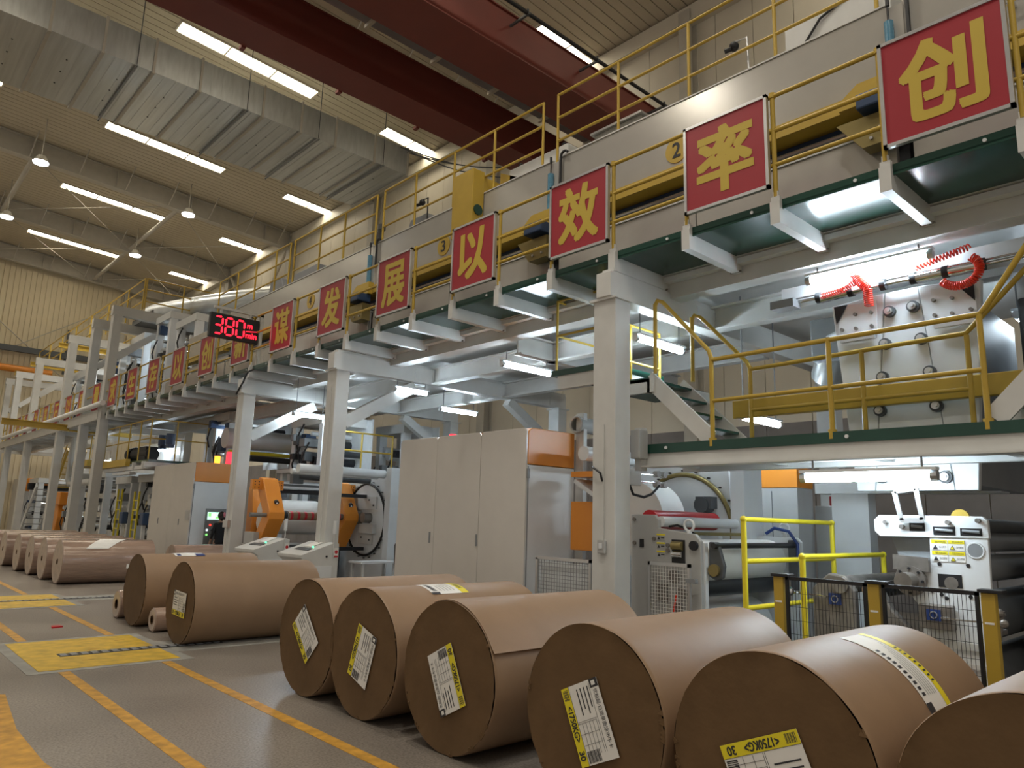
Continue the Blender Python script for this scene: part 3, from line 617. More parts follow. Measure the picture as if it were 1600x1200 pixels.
# ---------------------------------------------------------------- operator at the touch screen (seen from behind, half hidden by the third column)
mat('skin', (.50, .30, .21), .5, var=.05); mat('cloth_black', (.012, .012, .014), .85, var=0); mat('hair', (.02, .014, .012), .45, var=.2, scale=30); mat('pink', (.75, .28, .36), .4, var=0)
def person(px, py):
    J = {'pelvis': (0, 0, .92, .135), 'waist': (0, 0, 1.05, .118), 'chest': (0, .01, 1.24, .135), 'collar': (0, 0, 1.37, .085), 'neck': (0, .01, 1.43, .05), 'skull0': (0, .025, 1.50, .07), 'skull1': (0, .02, 1.57, .083), 'skull2': (0, .015, 1.635, .062)}
    E_ = [('pelvis', 'waist'), ('waist', 'chest'), ('chest', 'collar'), ('collar', 'neck'), ('neck', 'skull0'), ('skull0', 'skull1'), ('skull1', 'skull2')]
    for s, n in ((-1, 'l'), (1, 'r')):
        ch = [('sh', s*.16, 0, 1.345, .055), ('el', s*.2, .05, 1.10, .042), ('wr', s*.14, .27, 1.16, .028), ('pa', s*.13, .35, 1.18, .026)]
        if n == 'l': ch[1:] = [('el', s*.22, -.02, 1.08, .042), ('wr', s*.2, .12, .90, .028), ('pa', s*.2, .17, .83, .026)]
        prev = 'chest'
        for a, x, y, z, r_ in ch: J[a+n] = (x, y, z, r_); E_.append((prev, a+n)); prev = a+n
        w = Vector(J['wr'+n][:3]); p = Vector(J['pa'+n][:3]); d = (p-w).normalized(); sd = Vector((1, 0, 0))
        for k, (o_, l_) in enumerate(((-.03, .065), (-.01, .075), (.01, .072), (.03, .058))):
            a = p+sd*o_+d*.03; b = a+d*l_*.5+Vector((0, 0, -.006)); c = b+d*l_*.5+Vector((0, 0, -.018))
            for q, v in enumerate((a, b, c)): J['f%d%d%s' % (k, q, n)] = (*v, .009)
            E_ += [('pa'+n, 'f%d0%s' % (k, n)), ('f%d0%s' % (k, n), 'f%d1%s' % (k, n)), ('f%d1%s' % (k, n), 'f%d2%s' % (k, n))]
        tb = w.lerp(p, .5)+sd*(-s)*.035; J['t'+n] = (*tb, .010); J['u'+n] = (*(tb+d*.04+sd*(-s)*.01), .009); E_ += [('pa'+n, 't'+n), ('t'+n, 'u'+n)]
        prev = 'pelvis'
        for a, x, y, z, r_ in (('hip', s*.09, 0, .86, .10), ('kn', s*.10, .02, .48, .06), ('an', s*.10, -.01, .09, .042), ('to', s*.11, .14, .045, .04)): J[a+n] = (x, y, z, r_); E_.append((prev, a+n)); prev = a+n
    ks = list(J); me = bpy.data.meshes.new('body'); me.from_pydata([J[k][:3] for k in ks], [], []); me.edges.add(len(E_))
    for e, (a, b) in zip(me.edges, E_): e.vertices = (ks.index(a), ks.index(b))
    o = bpy.data.objects.new('tmp', me); C.objects.link(o)
    sk = o.modifiers.new('skin', 'SKIN'); sk.use_smooth_shade = True
    if not me.skin_vertices: return None
    for k, v in zip(ks, me.skin_vertices[0].data): v.radius = (J[k][3]*(1.25 if k in ('pelvis', 'waist', 'chest', 'collar') else 1), J[k][3]*(.8 if k in ('pelvis', 'waist', 'chest', 'collar') else 1)); v.use_root = (k == 'pelvis')
    ss = o.modifiers.new('sub', 'SUBSURF'); ss.levels = 2; ss.render_levels = 2
    bpy.context.view_layer.update()
    bm_ = bpy.data.meshes.new_from_object(o.evaluated_get(bpy.context.evaluated_depsgraph_get()))
    bpy.data.objects.remove(o)
    for m in ('cloth_black', 'skin'): bm_.materials.append(M[m])
    for p in bm_.polygons:
        c = p.center; p.use_smooth = True
        p.material_index = 1 if c.z > 1.41 or (c.y > .08 and .7 < c.z < 1.3 and abs(c.x) > .1) or (abs(c.x) > .15 and c.z < .95 and c.z > .7) else 0
    t = thing('person', 'person in black clothes with a pink hair clip, seen from behind at the touch screen', 'person', (px, py, 0))
    b = bpy.data.objects.new('body', bm_); C.objects.link(b); b.parent = t; OFF[b.name] = Vector((px, py, 0))
    A = lambda x, y, z: (px+x, py+y, z)
    obj('hair', MB().ball(A(0, -.005, 1.60), .105, 16, 10, 1.05).ball(A(.0, -.06, 1.52), .07, 12, 8), 'hair', t, smooth=60)
    obj('hair_clip', MB().torus(A(.03, -.11, 1.62), .055, .018, 20, 8).cyl(A(.02, -.1, 1.58), A(.02, -.1, 1.66), .02, 8), 'pink', t, smooth=60)
    obj('eye', MB().ball(A(-.03, .095, 1.58), .012, 8, 6), 'paper', t); obj('eye', MB().ball(A(.03, .095, 1.58), .012, 8, 6), 'paper', t)
    obj('nose', MB().ball(A(0, .108, 1.55), .016, 8, 6), 'skin', t, smooth=60); obj('mouth', MB().box(px-.022, px+.022, py+.09, py+.097, 1.505, 1.513), 'red', t)
    for q in (-1, 1): obj('ear', MB().ball(A(q*.084, .01, 1.56), .024, 8, 6), 'skin', t, smooth=60)
person(8.2, 20.85)

# ---------------------------------------------------------------- right platform with stairs
t = thing('platform', 'right mid-level platform with dark green edge and grey edge beam', 'platform', (7.5, -.5, 2.4))
obj('edge_beam', MB().box(7.5, 7.56, -.5, 5.62, 2.41, 2.58).box(7.40, 7.62, -.5, 5.62, 2.40, 2.42), 'steel', t)
obj('green_edge', MB().box(7.48, 7.5, -.5, 5.62, 2.575, 2.69), 'green', t)
obj('deck', MB().box(7.5, 8.42, -.5, 5.62, 2.58, 2.62), 'green', t)
obj('rear_beam', MB().box(8.3, 8.42, -.5, 5.62, 2.4, 2.58), 'steel', t)
for y in (.6, 1.8, 3.0, 4.2, 5.4): obj('joist', MB().box(7.56, 8.3, y-.05, y+.05, 2.43, 2.58), 'steel', t)
for y in (5.3, 3.1, 1.2): obj('rivet', MB().cyl((7.465, y, 2.635), (7.48, y, 2.635), .02, 10), 'white', t)
obj('joint_bracket', MB().box(7.4, 7.52, 5.62, 5.72, 2.36, 2.9), 'steel', t)
t = thing('tube_post', 'short grey box fixed to the platform start behind the nearest column', 'bracket', (7.3, 5.62, 2.58))
obj('body', MB().box(7.28, 7.46, 5.56, 5.7, 2.5, 2.86), 'plategrey', t, bevel=.01)
rp = .027
t = thing('platform_railing', 'front yellow railing of the right platform rising into two stair handrails', 'railing', (7.52, 4.67, 2.69))
for y in (4.67, 3.26, 1.86):
    obj('post', MB().cyl((7.52, y, 2.62), (7.52, y, 3.70), rp, 10), 'yellow', t, smooth=40); obj('clamp', MB().cyl((7.52, y, 2.62), (7.52, y, 2.72), .045, 10), 'yellow', t, smooth=40)
obj('top_rail', MB().tube([(7.52, 5.48, 4.5), (7.52, 5.44, 4.56), (7.52, 5.36, 4.52), (7.52, 4.70, 3.78), (7.52, 4.67, 3.68)], rp, 10), 'yellow', t, smooth=40)
obj('top_rail', MB().tube([(7.52, 4.67, 3.66), (7.52, 1.86, 3.69), (7.52, 1.80, 3.75), (7.52, 1.2, 4.6), (7.52, .6, 5.0)], rp, 10), 'yellow', t, smooth=40)
obj('mid_rail', MB().tube([(7.52, 4.67, 3.16), (7.52, 1.86, 3.17)], rp*.9, 10), 'yellow', t, smooth=40)
obj('stair_post', MB().cyl((7.52, 5.48, 3.6), (7.52, 5.48, 4.52), rp, 10), 'yellow', t, smooth=40)
t = thing('platform_railing', 'rear yellow railing of the right platform in front of the knob panel', 'railing', (8.3, 4.6, 2.69))
for y in (4.6, 3.23, 2.18):
    obj('post', MB().cyl((8.3, y, 2.62), (8.3, y, 3.70), rp, 10), 'yellow', t, smooth=40)
obj('top_rail', MB().tube([(8.3, 5.44, 4.46), (8.3, 5.40, 4.52), (8.3, 5.30, 4.47), (8.3, 4.64, 3.76), (8.3, 4.6, 3.68)], rp, 10), 'yellow', t, smooth=40)
obj('top_rail', MB().tube([(8.3, 4.6, 3.66), (8.3, 2.18, 3.72), (8.3, 2.12, 3.78), (8.3, 1.4, 4.5)], rp, 10), 'yellow', t, smooth=40)
obj('mid_rail', MB().tube([(8.3, 4.6, 3.14), (8.3, 2.18, 3.14)], rp*.9, 10), 'yellow', t, smooth=40)
obj('stair_post', MB().cyl((8.3, 5.44, 3.6), (8.3, 5.44, 4.5), rp, 10), 'yellow', t, smooth=40)
def stair(label, y0, z0, y1, z1, xa=7.56, xb=8.26, n=4):
    t = thing('stair', label, 'stairs', (xa, y0, z0))
    for x in (xa, xb): obj('stringer', MB().beam((x, y0, z0), (x, y1, z1), .04, .2), 'steel', t)
    for k in range(n):
        q = (k+.6)/n; y = y0+(y1-y0)*q; z = z0+(z1-z0)*q
        obj('tread', MB().box(xa+.02, xb-.02, y-.11, y+.11, z-.01, z+.02), 'green', t)
    return t
stair('short stair of green treads from the platform up to the landing by the nearest column', 4.72, 2.72, 5.62, 3.56)
stair('second stair rising at the right picture edge from the platform', 1.82, 2.72, .7, 3.9)
t = thing('landing', 'landing with green edge at the head of the short stair', 'platform', (7.5, 5.5, 3.4))
obj('deck', MB().box(7.5, 8.9, 5.6, 6.5, 3.5, 3.56), 'green', t); obj('edge_beam', MB().box(7.5, 7.55, 5.5, 6.5, 3.36, 3.54).box(7.5, 8.9, 5.56, 5.6, 3.36, 3.54), 'steel', t)
railing('landing_railing', 'yellow railing at the back of the stair landing, behind the tube light', [(7.55, 6.45, 3.56), (8.25, 6.45, 3.56), (8.95, 6.45, 3.56)], (1.0, .45), rr=.02)
t = thing('landing', 'upper landing with dark green edge left of the nearest column', 'platform', (7.75, 6.5, 3.7))
obj('deck', MB().box(7.8, 9.2, 6.55, 7.6, 3.86, 3.95), 'green', t); obj('edge_beam', MB().box(7.82, 7.88, 6.55, 7.5, 3.66, 3.86).box(7.82, 9.2, 6.55, 6.6, 3.66, 3.86), 'steel', t)
railing('landing_railing', 'yellow railing around the upper landing left of the nearest column', [(8.9, 7.55, 3.95), (7.85, 7.55, 3.95), (7.85, 6.6, 3.95)], (1.1, .55), rr=.02)
tag(obj('hoist_beam', MB().box(8.45, 8.55, -1., 4.95, 3.08, 3.31), 'yellow', bevel=.01), 'thick yellow beam behind the platform rails, across the knob panel', 'beam')

# ---------------------------------------------------------------- knob panel machine with pneumatic cylinders
t = thing('nip_unit', 'tall white plate machine with round black knobs behind the platform rails', 'machine', (8.6, 2.1, 2.1))
X = 8.6
obj('left_plate', MB().prism([(3.66, 4.36), (3.05, 4.41), (3.29, 2.14), (3.48, 2.14)], 'X', X, X+.1), 'white', t, bevel=.01)
obj('centre_plate', MB().prism([(3.044, 4.41), (2.697, 4.41), (2.487, 2.14), (3.284, 2.14)], 'X', X+.01, X+.1), 'white', t, bevel=.01)
obj('right_plate', MB().prism([(2.69, 4.41), (2.08, 4.36), (2.27, 2.14), (2.48, 2.14)], 'X', X, X+.1), 'white', t, bevel=.01)
for ys, lab in (((3.57, 3.14), 'l'), ((2.56, 2.13), 'r')):
    a, b = ys
    poly = [(a, 4.14), (a-.12 if lab == 'l' else a, 4.34 if lab == 'l' else 4.34), (b+.0, 4.34), (b, 3.95), (a, 3.95)] if lab == 'l' else [(a, 4.34), (b+.14, 4.34), (b, 4.14), (b, 3.95), (a, 3.95)]
    obj('mount_plate', MB().prism(poly, 'X', X-.03, X), 'white', t, bevel=.005)
    obj('mount_bar', MB().box(X-.08, X-.03, b+.02, a-.02, 3.88, 3.94), 'alu', t)
for tri in ([(3.62, 4.34), (3.46, 4.34), (3.60, 4.12)], [(2.28, 4.30), (2.14, 4.30), (2.14, 4.12)]):
    obj('gusset_opening', MB().prism(tri, 'X', X-.035, X-.028), 'black', t)
for yk, zk in ((3.0, 4.17), (2.75, 4.18), (3.07, 3.8), (2.69, 3.8), (3.12, 3.42), (2.63, 3.42), (3.17, 3.04), (2.59, 3.04), (3.2, 2.29), (2.56, 2.28)):
    kn = obj('knob', MB().cyl((X-.04, yk, zk), (X+.01, yk, zk), .066, 18), 'darkgrey', t, smooth=40)
    obj('knob_face', MB().cyl((X-.07, yk, zk), (X-.04, yk, zk), .042, 16).cyl((X-.10, yk-.01, zk), (X-.06, yk-.01, zk), .02, 8), 'alu', kn, smooth=40)
for yb, zb_ in ((3.37, 4.2), (3.19, 4.19), (3.53, 4.04), (3.37, 4.03), (3.19, 4.03), (2.53, 4.2), (2.35, 4.19), (2.53, 4.03), (2.36, 4.02), (2.18, 4.03)):
    obj('bolt', MB().cyl((X-.07, yb, zb_), (X-.03, yb, zb_), .02, 8), 'iron', t)
obj('roll_stack', MB().box(X+.12, 10.8, 2.3, 3.4, 2.2, 4.3), 'midgrey', t)
t = thing('pneumatic_cylinder', 'long chrome pneumatic cylinder rail above the knob panel, with two barrels', 'cylinder', (8.45, .8, 4.45))
obj('rail_beam', MB().box(8.62, 8.8, .3, 4.3, 4.5, 4.72), 'white', t)
obj('rod', MB().cyl((8.45, .5, 4.46), (8.45, 4.05, 4.46), .022, 10).cyl((8.5, .5, 4.52), (8.5, 4.05, 4.52), .012, 8), 'chrome', t, smooth=40)
obj('barrel', MB().cyl((8.45, 3.72, 4.44), (8.45, 3.08, 4.48), .055, 16), 'chrome', t, smooth=40)
obj('barrel', MB().cyl((8.45, 2.66, 4.46), (8.45, 2.04, 4.46), .06, 16), 'chrome', t, smooth=40)
obj('barrel_block', MB().box(8.39, 8.52, 3.02, 3.34, 4.44, 4.60), 'white', t, bevel=.01)
for y in (3.74, 3.36, 3.0, 2.68, 2.36, 2.02): obj('end_clamp', MB().cyl((8.45, y-.03, 4.46), (8.45, y+.03, 4.46), .068, 14), 'black', t, smooth=40)
obj('tail_bracket', MB().box(8.3, 8.5, 4.0, 4.3, 4.38, 4.48), 'midgrey', t)
def coil(path, rad, turns, label):
    P = [Vector(p) for p in path]; n = turns*10; pts = []
    ln = [0]
    for a, b in zip(P[:-1], P[1:]): ln.append(ln[-1]+(b-a).length)
    for i in range(n+1):
        s = ln[-1]*i/n; j = max(q for q in range(len(P)-1) if ln[q] <= s+1e-9)
        q = (s-ln[j])/(ln[j+1]-ln[j]); c = P[j].lerp(P[j+1], q); d = (P[j+1]-P[j]).normalized()
        e = d.orthogonal().normalized(); g = d.cross(e); w = 2*math.pi*turns*i/n
        pts.append(c+(e*math.cos(w)+g*math.sin(w))*rad)
    tag(obj('coiled_hose', MB().tube(pts, .009, 5), 'coil', smooth=60), label, 'hose')
coil([(8.34, 3.66, 4.44), (8.32, 3.4, 4.46), (8.32, 3.24, 4.52)], .035, 18, 'red coiled air hose lying along the left pneumatic barrel')
coil([(8.3, 3.26, 4.62), (8.3, 3.2, 4.5), (8.3, 3.12, 4.40), (8.32, 3.12, 4.2)], .045, 20, 'red coiled air hose hanging at the left of the knob panel')
arc = [(8.32, 2.20+.19*math.cos(q), 4.40+.16*math.sin(q)) for q in [math.radians(130+10*i) for i in range(21)]]
coil(arc, .04, 30, 'red coiled air hose looped under the right pneumatic barrel')
coil([(8.34, 2.62, 4.54), (8.36, 2.45, 4.58), (8.4, 2.22, 4.64), (8.45, 2.12, 4.68)], .032, 16, 'red coiled air hose stretched up to the rail at the right')
# dim items behind the knob panel
t = thing('duct_elbow', 'grey bent duct in the dark behind the stair and knob panel', 'duct', (10, 4.2, 3.6))
obj('elbow', MB().tube([(10., 3.6, 4.5), (10., 4.2, 4.3), (10.2, 4.45, 3.9), (11., 4.5, 3.8)], .22, 14), 'galv', t, smooth=40)
obj('motor_box', MB().box(9.8, 10.6, 3.9, 4.5, 4.0, 4.6), 'midgrey', t, bevel=.03)
t = thing('back_unit', 'dark machine block in shadow right of the knob panel', 'machine', (9.3, .2, 2.6))
obj('body', MB().box(9.4, 11, -.4, 1.95, 2.7, 4.3), 'darkgrey', t, bevel=.03); obj('chrome_roll', MB().cyl((9.2, 1.75, 3.5), (9.2, .2, 3.5), .16, 16), 'chrome', t, smooth=40)

# ---------------------------------------------------------------- unwinder frames with big ring (two alike units)
def far_frame(t, yc, top=2.72, y0=None, y1=None, ring='brass'):
    y0 = yc-1.25 if y0 is None else y0; y1 = yc+1.0 if y1 is None else y1
    obj('side_frame', MB().prism([(y0+.12, .05), (y1, .05), (y1, top-.1), (y0+.28, top)], 'X', 9.55, 9.75), 'white', t, bevel=.01)
    obj('end_post', MB().box(9.3, 9.8, y0-.12, y0+.1, 0, top+.1), 'white', t, bevel=.01)
    obj('ring', MB().torus((9.5, yc, 1.62), .84, .035 if ring == 'brass' else .026, 56, 8), ring, t, smooth=60)
    for k in range(24):
        q = 2*math.pi*k/24; obj('ring_bolt', MB().cyl((9.5, yc+.9*math.cos(q), 1.62+.9*math.sin(q)), (9.55, yc+.9*math.cos(q), 1.62+.9*math.sin(q)), .014, 6), 'black', t)
    obj('turret_disc', MB().cyl((9.5, yc, 1.62), (9.55, yc, 1.62), .8, 40), 'white', t)
# unit 1, just right of the nearest column
t = thing('unwinder', 'white unwinder with big brass ring and a white paper roll, right of the nearest column', 'machine', (7.5, 4.2, 0))
far_frame(t, 6.45, 2.75, 5.42, 7.6)
obj('paper_roll', MB().cyl((8.42, 6.55, 1.78), (8.95, 6.55, 1.78), .52, 40), 'paper', t, smooth=30)
obj('roll_core', MB().cyl((8.95, 6.55, 1.78), (9.1, 6.55, 1.78), .14, 16).cyl((9.1, 6.55, 1.78), (9.5, 6.55, 1.78), .08, 16), 'black', t, smooth=40)
obj('chuck', MB().cyl((8.96, 6.55, 1.78), (9.25, 6.55, 1.78), .11, 16), 'chrome', t, smooth=40)
obj('chuck_plate', MB().box(9.25, 9.29, 6.4, 6.7, 1.6, 2.0), 'white', t)
obj('motor', MB().cyl((9.3, 6.0, 2.0), (9.55, 6.0, 2.0), .12, 12).box(9.32, 9.5, 5.85, 6.1, 1.95, 2.12), 'darkgrey', t)
obj('orange_arm', MB().prism([(7.45, 2.0), (7.05, 2.0), (6.75, 1.75), (6.9, 1.3), (7.45, 1.3)], 'X', 8.1, 8.38), 'orange', t, bevel=.01)
obj('arm_screen', MB().beam((8.25, 7.3, 2.3), (8.25, 6.85, 2.05), .5, .06), 'alu', t)
obj('arm_cover', MB().box(8.1, 8.5, 6.85, 7.45, 2.36, 2.44), 'orange', t)
obj('idle_roller', MB().cyl((8.2, 7.3, 2.72), (9.5, 7.3, 2.72), .11, 16), 'white', t, smooth=40)
obj('link_arm', MB().beam((9.42, 6.5, 1.35), (9.42, 5.75, 1.5), .1, .12), 'white', t)
obj('guide_block', MB().box(7.62, 7.9, 6.0, 6.08, 2.2, 2.42), 'steel', t, bevel=.01)
for z in (2.36, 2.26): obj('guide_rod', MB().cyl((7.9, 6.04, z), (8.5, 6.04, z), .012, 8), 'chrome', t)
for x in (8.3, 8.45):
    for z in (2.38, 2.24): obj('guide_roller', MB().cyl((x, 6.0, z), (x, 6.08, z), .045, 12), 'plategrey', t, smooth=40)
obj('hose', MB().tube([(7.65, 6.0, 2.2), (7.7, 5.98, 2.08), (7.9, 5.96, 2.05), (8.1, 5.98, 2.1), (8.3, 6.0, 2.22)], .018, 6), 'black', t, smooth=40)
# splicer in front of unwinder 1
t = thing('splicer', 'grey side plate machine with red roller, eye bolts and white web rollers', 'machine', (7.5, 4.8, 0))
obj('near_plate', MB().prism([(5.86, 0), (4.84, 0), (4.85, 1.52), (4.92, 1.6), (5.44, 1.66), (5.44, 1.76), (5.50, 1.82), (5.86, 1.82)], 'X', 7.5, 7.56), 'plategrey', t, bevel=.008)
obj('plate_edge', MB().box(7.56, 7.62, 4.83, 4.9, 0, 1.5), 'white', t)
obj('window_opening', MB().box(7.485, 7.5, 5.06, 5.24, 1.26, 1.53), 'black', t)
obj('window_roller', MB().cyl((7.47, 5.08, 1.46), (7.47, 5.22, 1.46), .05, 12), 'brass', t, smooth=40)
obj('window_roller', MB().cyl((7.47, 5.08, 1.36), (7.47, 5.22, 1.36), .04, 12), 'chrome', t, smooth=40)
obj('bearing', MB().cyl((7.46, 4.93, 1.47), (7.5, 4.93, 1.47), .055, 16), 'black', t, smooth=40)
for y, z in ((5.8, 1.76), (5.8, 1.47), (5.5, 1.53), (5.3, 1.46), (5.3, 1.40)): obj('bolt', MB().cyl((7.48, y, z), (7.5, y, z), .025, 8), 'iron', t)
obj('slot', MB().box(7.49, 7.5, 5.66, 5.72, 1.42, 1.52), 'black', t)
for k, z in enumerate((1.56, 1.46, 1.36)):
    s = obj('warning_sticker', MB().box(7.495, 7.5, 5.34, 5.46, z-.045, z+.03), 'plategrey', t)
    obj('sticker_band', MB().box(7.49, 7.495, 5.34, 5.46, z+.012, z+.03), 'label_yellow', s)
    obj('sticker_mark', MB().prism([(5.45, z-.035), (5.41, z-.035), (5.43, z-.0)], 'X', 7.49, 7.495).box(7.49, 7.495, 5.35, 5.40, z-.02, z-.008), 'ink', s)
for x, y in ((7.53, 5.02), (9.63, 4.9)):
    obj('eye_bolt', MB().torus((x, y, 1.70), .065, .016, 20, 8).cyl((x, y, 1.58), (x, y, 1.64), .03, 8), 'white', t, smooth=60)
obj('far_plate', MB().prism([(5.4, 0), (4.66, 0), (4.66, 1.52), (4.72, 1.58), (5.4, 1.58)], 'X', 9.6, 9.66), 'white', t, bevel=.008)
obj('red_roller', MB().cyl((7.56, 5.62, 1.76), (9.0, 5.62, 1.76), .12, 20), 'red', t, smooth=40)
obj('white_roller', MB().cyl((7.56, 5.45, 1.74), (9.3, 5.45, 1.74), .065, 16), 'white', t, smooth=40)
obj('brass_bar', MB().box(7.56, 9.3, 5.30, 5.34, 1.58, 1.62), 'brass', t)
obj('black_shaft', MB().cyl((7.56, 4.72, 1.48), (9.62, 4.72, 1.48), .035, 12), 'rubber', t, smooth=40)
obj('web_roll', MB().cyl((7.62, 5.1, 1.27), (9.5, 5.1, 1.27), .27, 32), 'paper', t, smooth=40)
obj('web_roll', MB().cyl((7.62, 5.35, .42), (9.4, 5.35, .42), .36, 32), 'white', t, smooth=40)
obj('black_roller', MB().cyl((7.62, 4.98, .98), (9.4, 4.98, .98), .105, 20), 'rubber', t, smooth=40)
obj('swing_arm', MB().prism([(4.82, 1.52), (4.70, 1.52), (4.62, 1.25), (4.64, 1.12), (4.72, 1.08), (4.82, 1.12)], 'X', 7.62, 7.68), 'darkgrey', t, bevel=.015)
obj('swing_arm', MB().prism([(4.80, 1.55), (4.68, 1.55), (4.68, .9), (4.80, .9)], 'X', 9.5, 9.56), 'darkgrey', t, bevel=.015)
obj('arm_hub', MB().cyl((7.58, 4.74, 1.2), (7.70, 4.74, 1.2), .07, 16), 'brass', t, smooth=40)
obj('blue_hose', MB().tube([(9.3, 5.0, 1.62), (9.35, 4.9, 1.7), (9.45, 4.75, 1.66), (9.5, 4.66, 1.5), (9.5, 4.66, 1.3)], .022, 8), 'blue', t, smooth=40)
obj('cable', MB().tube([(7.52, 5.3, 1.68), (7.55, 5.2, 1.70), (7.6, 5.1, 1.66), (7.62, 5.0, 1.6)], .014, 6), 'black', t)
t = thing('mesh_door', 'aluminium framed wire mesh door on the grey side plate', 'door', (7.4, 4.95, 0))
obj('frame', MB().box(7.4, 7.44, 4.94, 4.97, .1, 1.26).box(7.4, 7.44, 5.50, 5.53, .1, 1.26).box(7.4, 7.44, 4.94, 5.53, 1.22, 1.26).box(7.4, 7.44, 4.94, 5.53, .1, .14), 'alu', t)
mb = MB()
for k in range(1, 14): mb.box(7.418, 7.422, 4.96+.04*k-.002, 4.96+.04*k+.002, .14, 1.22)
for k in range(1, 28): mb.box(7.418, 7.422, 4.97, 5.5, .14+.04*k-.002, .14+.04*k+.002)
stuff(obj('wire_grid', mb, 'paper', t)); obj('latch', MB().box(7.38, 7.42, 4.84, 4.98, 1.05, 1.10).cyl((7.37, 4.87, 1.075), (7.39, 4.87, 1.075), .03, 8), 'midgrey', t)
obj('gear_train', MB().cyl((7.46, 5.2, 1.1), (7.49, 5.2, 1.1), .08, 14).cyl((7.46, 5.1, .92), (7.49, 5.1, .92), .07, 14).cyl((7.46, 5.14, .75), (7.49, 5.14, .75), .06, 14).box(7.46, 7.49, 5.3, 5.44, .8, 1.0), 'iron', t)
obj('red_cable', MB().tube([(7.45, 5.22, .5), (7.45, 5.2, .7), (7.45, 5.16, .9)], .01, 6), 'coil', t)

# unit 2 between second and third column
t = thing('unwinder', 'winder with two orange chevron arms and striped core shaft, between second and third column', 'machine', (7.2, 14., 0))
far_frame(t, 15.4, 2.70, 14.2, 16.6, 'black')
obj('turret_plate', MB().box(9.46, 9.5, 14.9, 15.7, 1.86, 2.15), 'steel', t); obj('turret_plate', MB().box(9.46, 9.5, 15.0, 15.6, 1.05, 1.28), 'steel', t)
for q in ((15.0, 1.95), (15.2, 2.08), (15.1, 1.15), (15.45, 1.2)): obj('turret_bolt', MB().cyl((9.44, q[0], q[1]), (9.46, q[0], q[1]), .02, 8), 'black', t)
obj('cable_chain', MB().box(8.6, 9.45, 15.3, 15.42, 2.12, 2.2), 'black', t); obj('cable_chain', MB().box(8.6, 9.45, 15.3, 15.42, .9, .98), 'black', t)
for x in (7.12, 9.0):
    a = obj('orange_arm', MB().prism([(16.3, 2.42), (16.12, 2.50), (15.95, 2.46), (15.47, 1.72), (15.47, 1.58), (15.95, .95), (16.3, .95), (15.85, 1.6), (15.85, 1.75)], 'X', x, x+.36), 'orange', t, bevel=.012)
    obj('arm_ear', MB().box(x-.22, x, 15.98, 16.1, 2.22, 2.44), 'orange', a); obj('arm_ear', MB().box(x+.36, x+.52, 15.98, 16.1, 2.22, 2.44), 'orange', a)
    for dx in (-.16, -.07, .40, .47):
        for z in (2.27, 2.33, 2.39): obj('ear_bolt', MB().cyl((x+dx, 15.965, z), (x+dx, 15.98, z), .012, 6), 'black', a)
    c = (x+.2, 15.60, 1.93)
    obj('emblem', MB().cyl((c[0], 15.565, c[2]), (c[0], 15.62, c[2]+.03), .05, 14), 'ink', a)
    obj('emblem_mark', MB().add([(c[0]-.025, 15.562, c[2]-.02), (c[0]+.025, 15.562, c[2]-.02), (c[0], 15.562, c[2]+.03)], [[0, 1, 2]]), 'paper', a)
obj('core_shaft', MB().cyl((7.48, 15.62, 1.66), (9.0, 15.62, 1.66), .075, 18), 'iron', t, smooth=40)
obj('core_tube', MB().cyl((7.62, 15.62, 1.66), (8.9, 15.62, 1.66), .095, 18), 'kraft', t, smooth=40)
for k in range(8): obj('red_stripe', MB().cyl((7.66+.17*k, 15.62, 1.66), (7.72+.17*k, 15.62, 1.66), .097, 18), 'red', t, smooth=40)
obj('shaft_chuck', MB().cyl((7.48, 15.62, 1.66), (7.58, 15.62, 1.66), .11, 16), 'black', t, smooth=40)
obj('shaft_end', MB().cyl((6.75, 15.62, 1.66), (7.12, 15.62, 1.66), .05, 12), 'iron', t, smooth=40)
obj('paper_roll', MB().cyl((7.5, 16.6, 1.62), (8.8, 16.6, 1.62), .40, 32), 'paper', t, smooth=40)
obj('rear_arm', MB().prism([(17.3, 2.3), (17.1, 2.3), (16.95, 1.6), (17.1, .7), (17.3, .7)], 'X', 7.4, 7.62), 'orange', t)
obj('top_beam', MB().cyl((7.2, 14.45, 2.66), (9.35, 14.45, 2.66), .095, 16), 'white', t, smooth=40)
obj('top_beam', MB().cyl((7.2, 14.75, 2.60), (9.35, 14.75, 2.60), .06, 14), 'white', t, smooth=40)
obj('black_roller', MB().cyl((7.5, 15.0, 2.52), (9.3, 15.0, 2.52), .08, 14).box(7.35, 7.6, 14.95, 15.1, 2.35, 2.56), 'darkgrey', t)
for z in (2.36, .98):
    obj('guide_rail', MB().box(7.2, 9.55, 16.1, 16.25, z-.08, z+.06), 'white', t); obj('guide_slot', MB().box(7.3, 9.4, 16.085, 16.1, z-.03, z+.02), 'darkgrey', t)
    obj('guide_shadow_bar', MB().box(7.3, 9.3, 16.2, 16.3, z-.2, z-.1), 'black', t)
obj('drive', MB().cyl((9.36, 15.62, 1.66), (9.5, 15.62, 1.66), .16, 16).cyl((9.3, 15.2, 1.66), (9.5, 15.2, 1.66), .12, 14), 'iron', t, smooth=40)
obj('drive_plate', MB().box(9.4, 9.5, 14.9, 15.5, 1.3, 1.52), 'steel', t)
obj('lower_body', MB().box(7.3, 9.4, 16.3, 17.4, 0, .9), 'darkgrey', t)
obj('junction_box', MB().box(7.0, 7.12, 15.9, 16.4, 1.0, 1.28), 'plategrey', t)
obj('rear_machinery', MB().box(7.5, 9.3, 17.3, 17.5, 1.2, 2.5), 'midgrey', t)
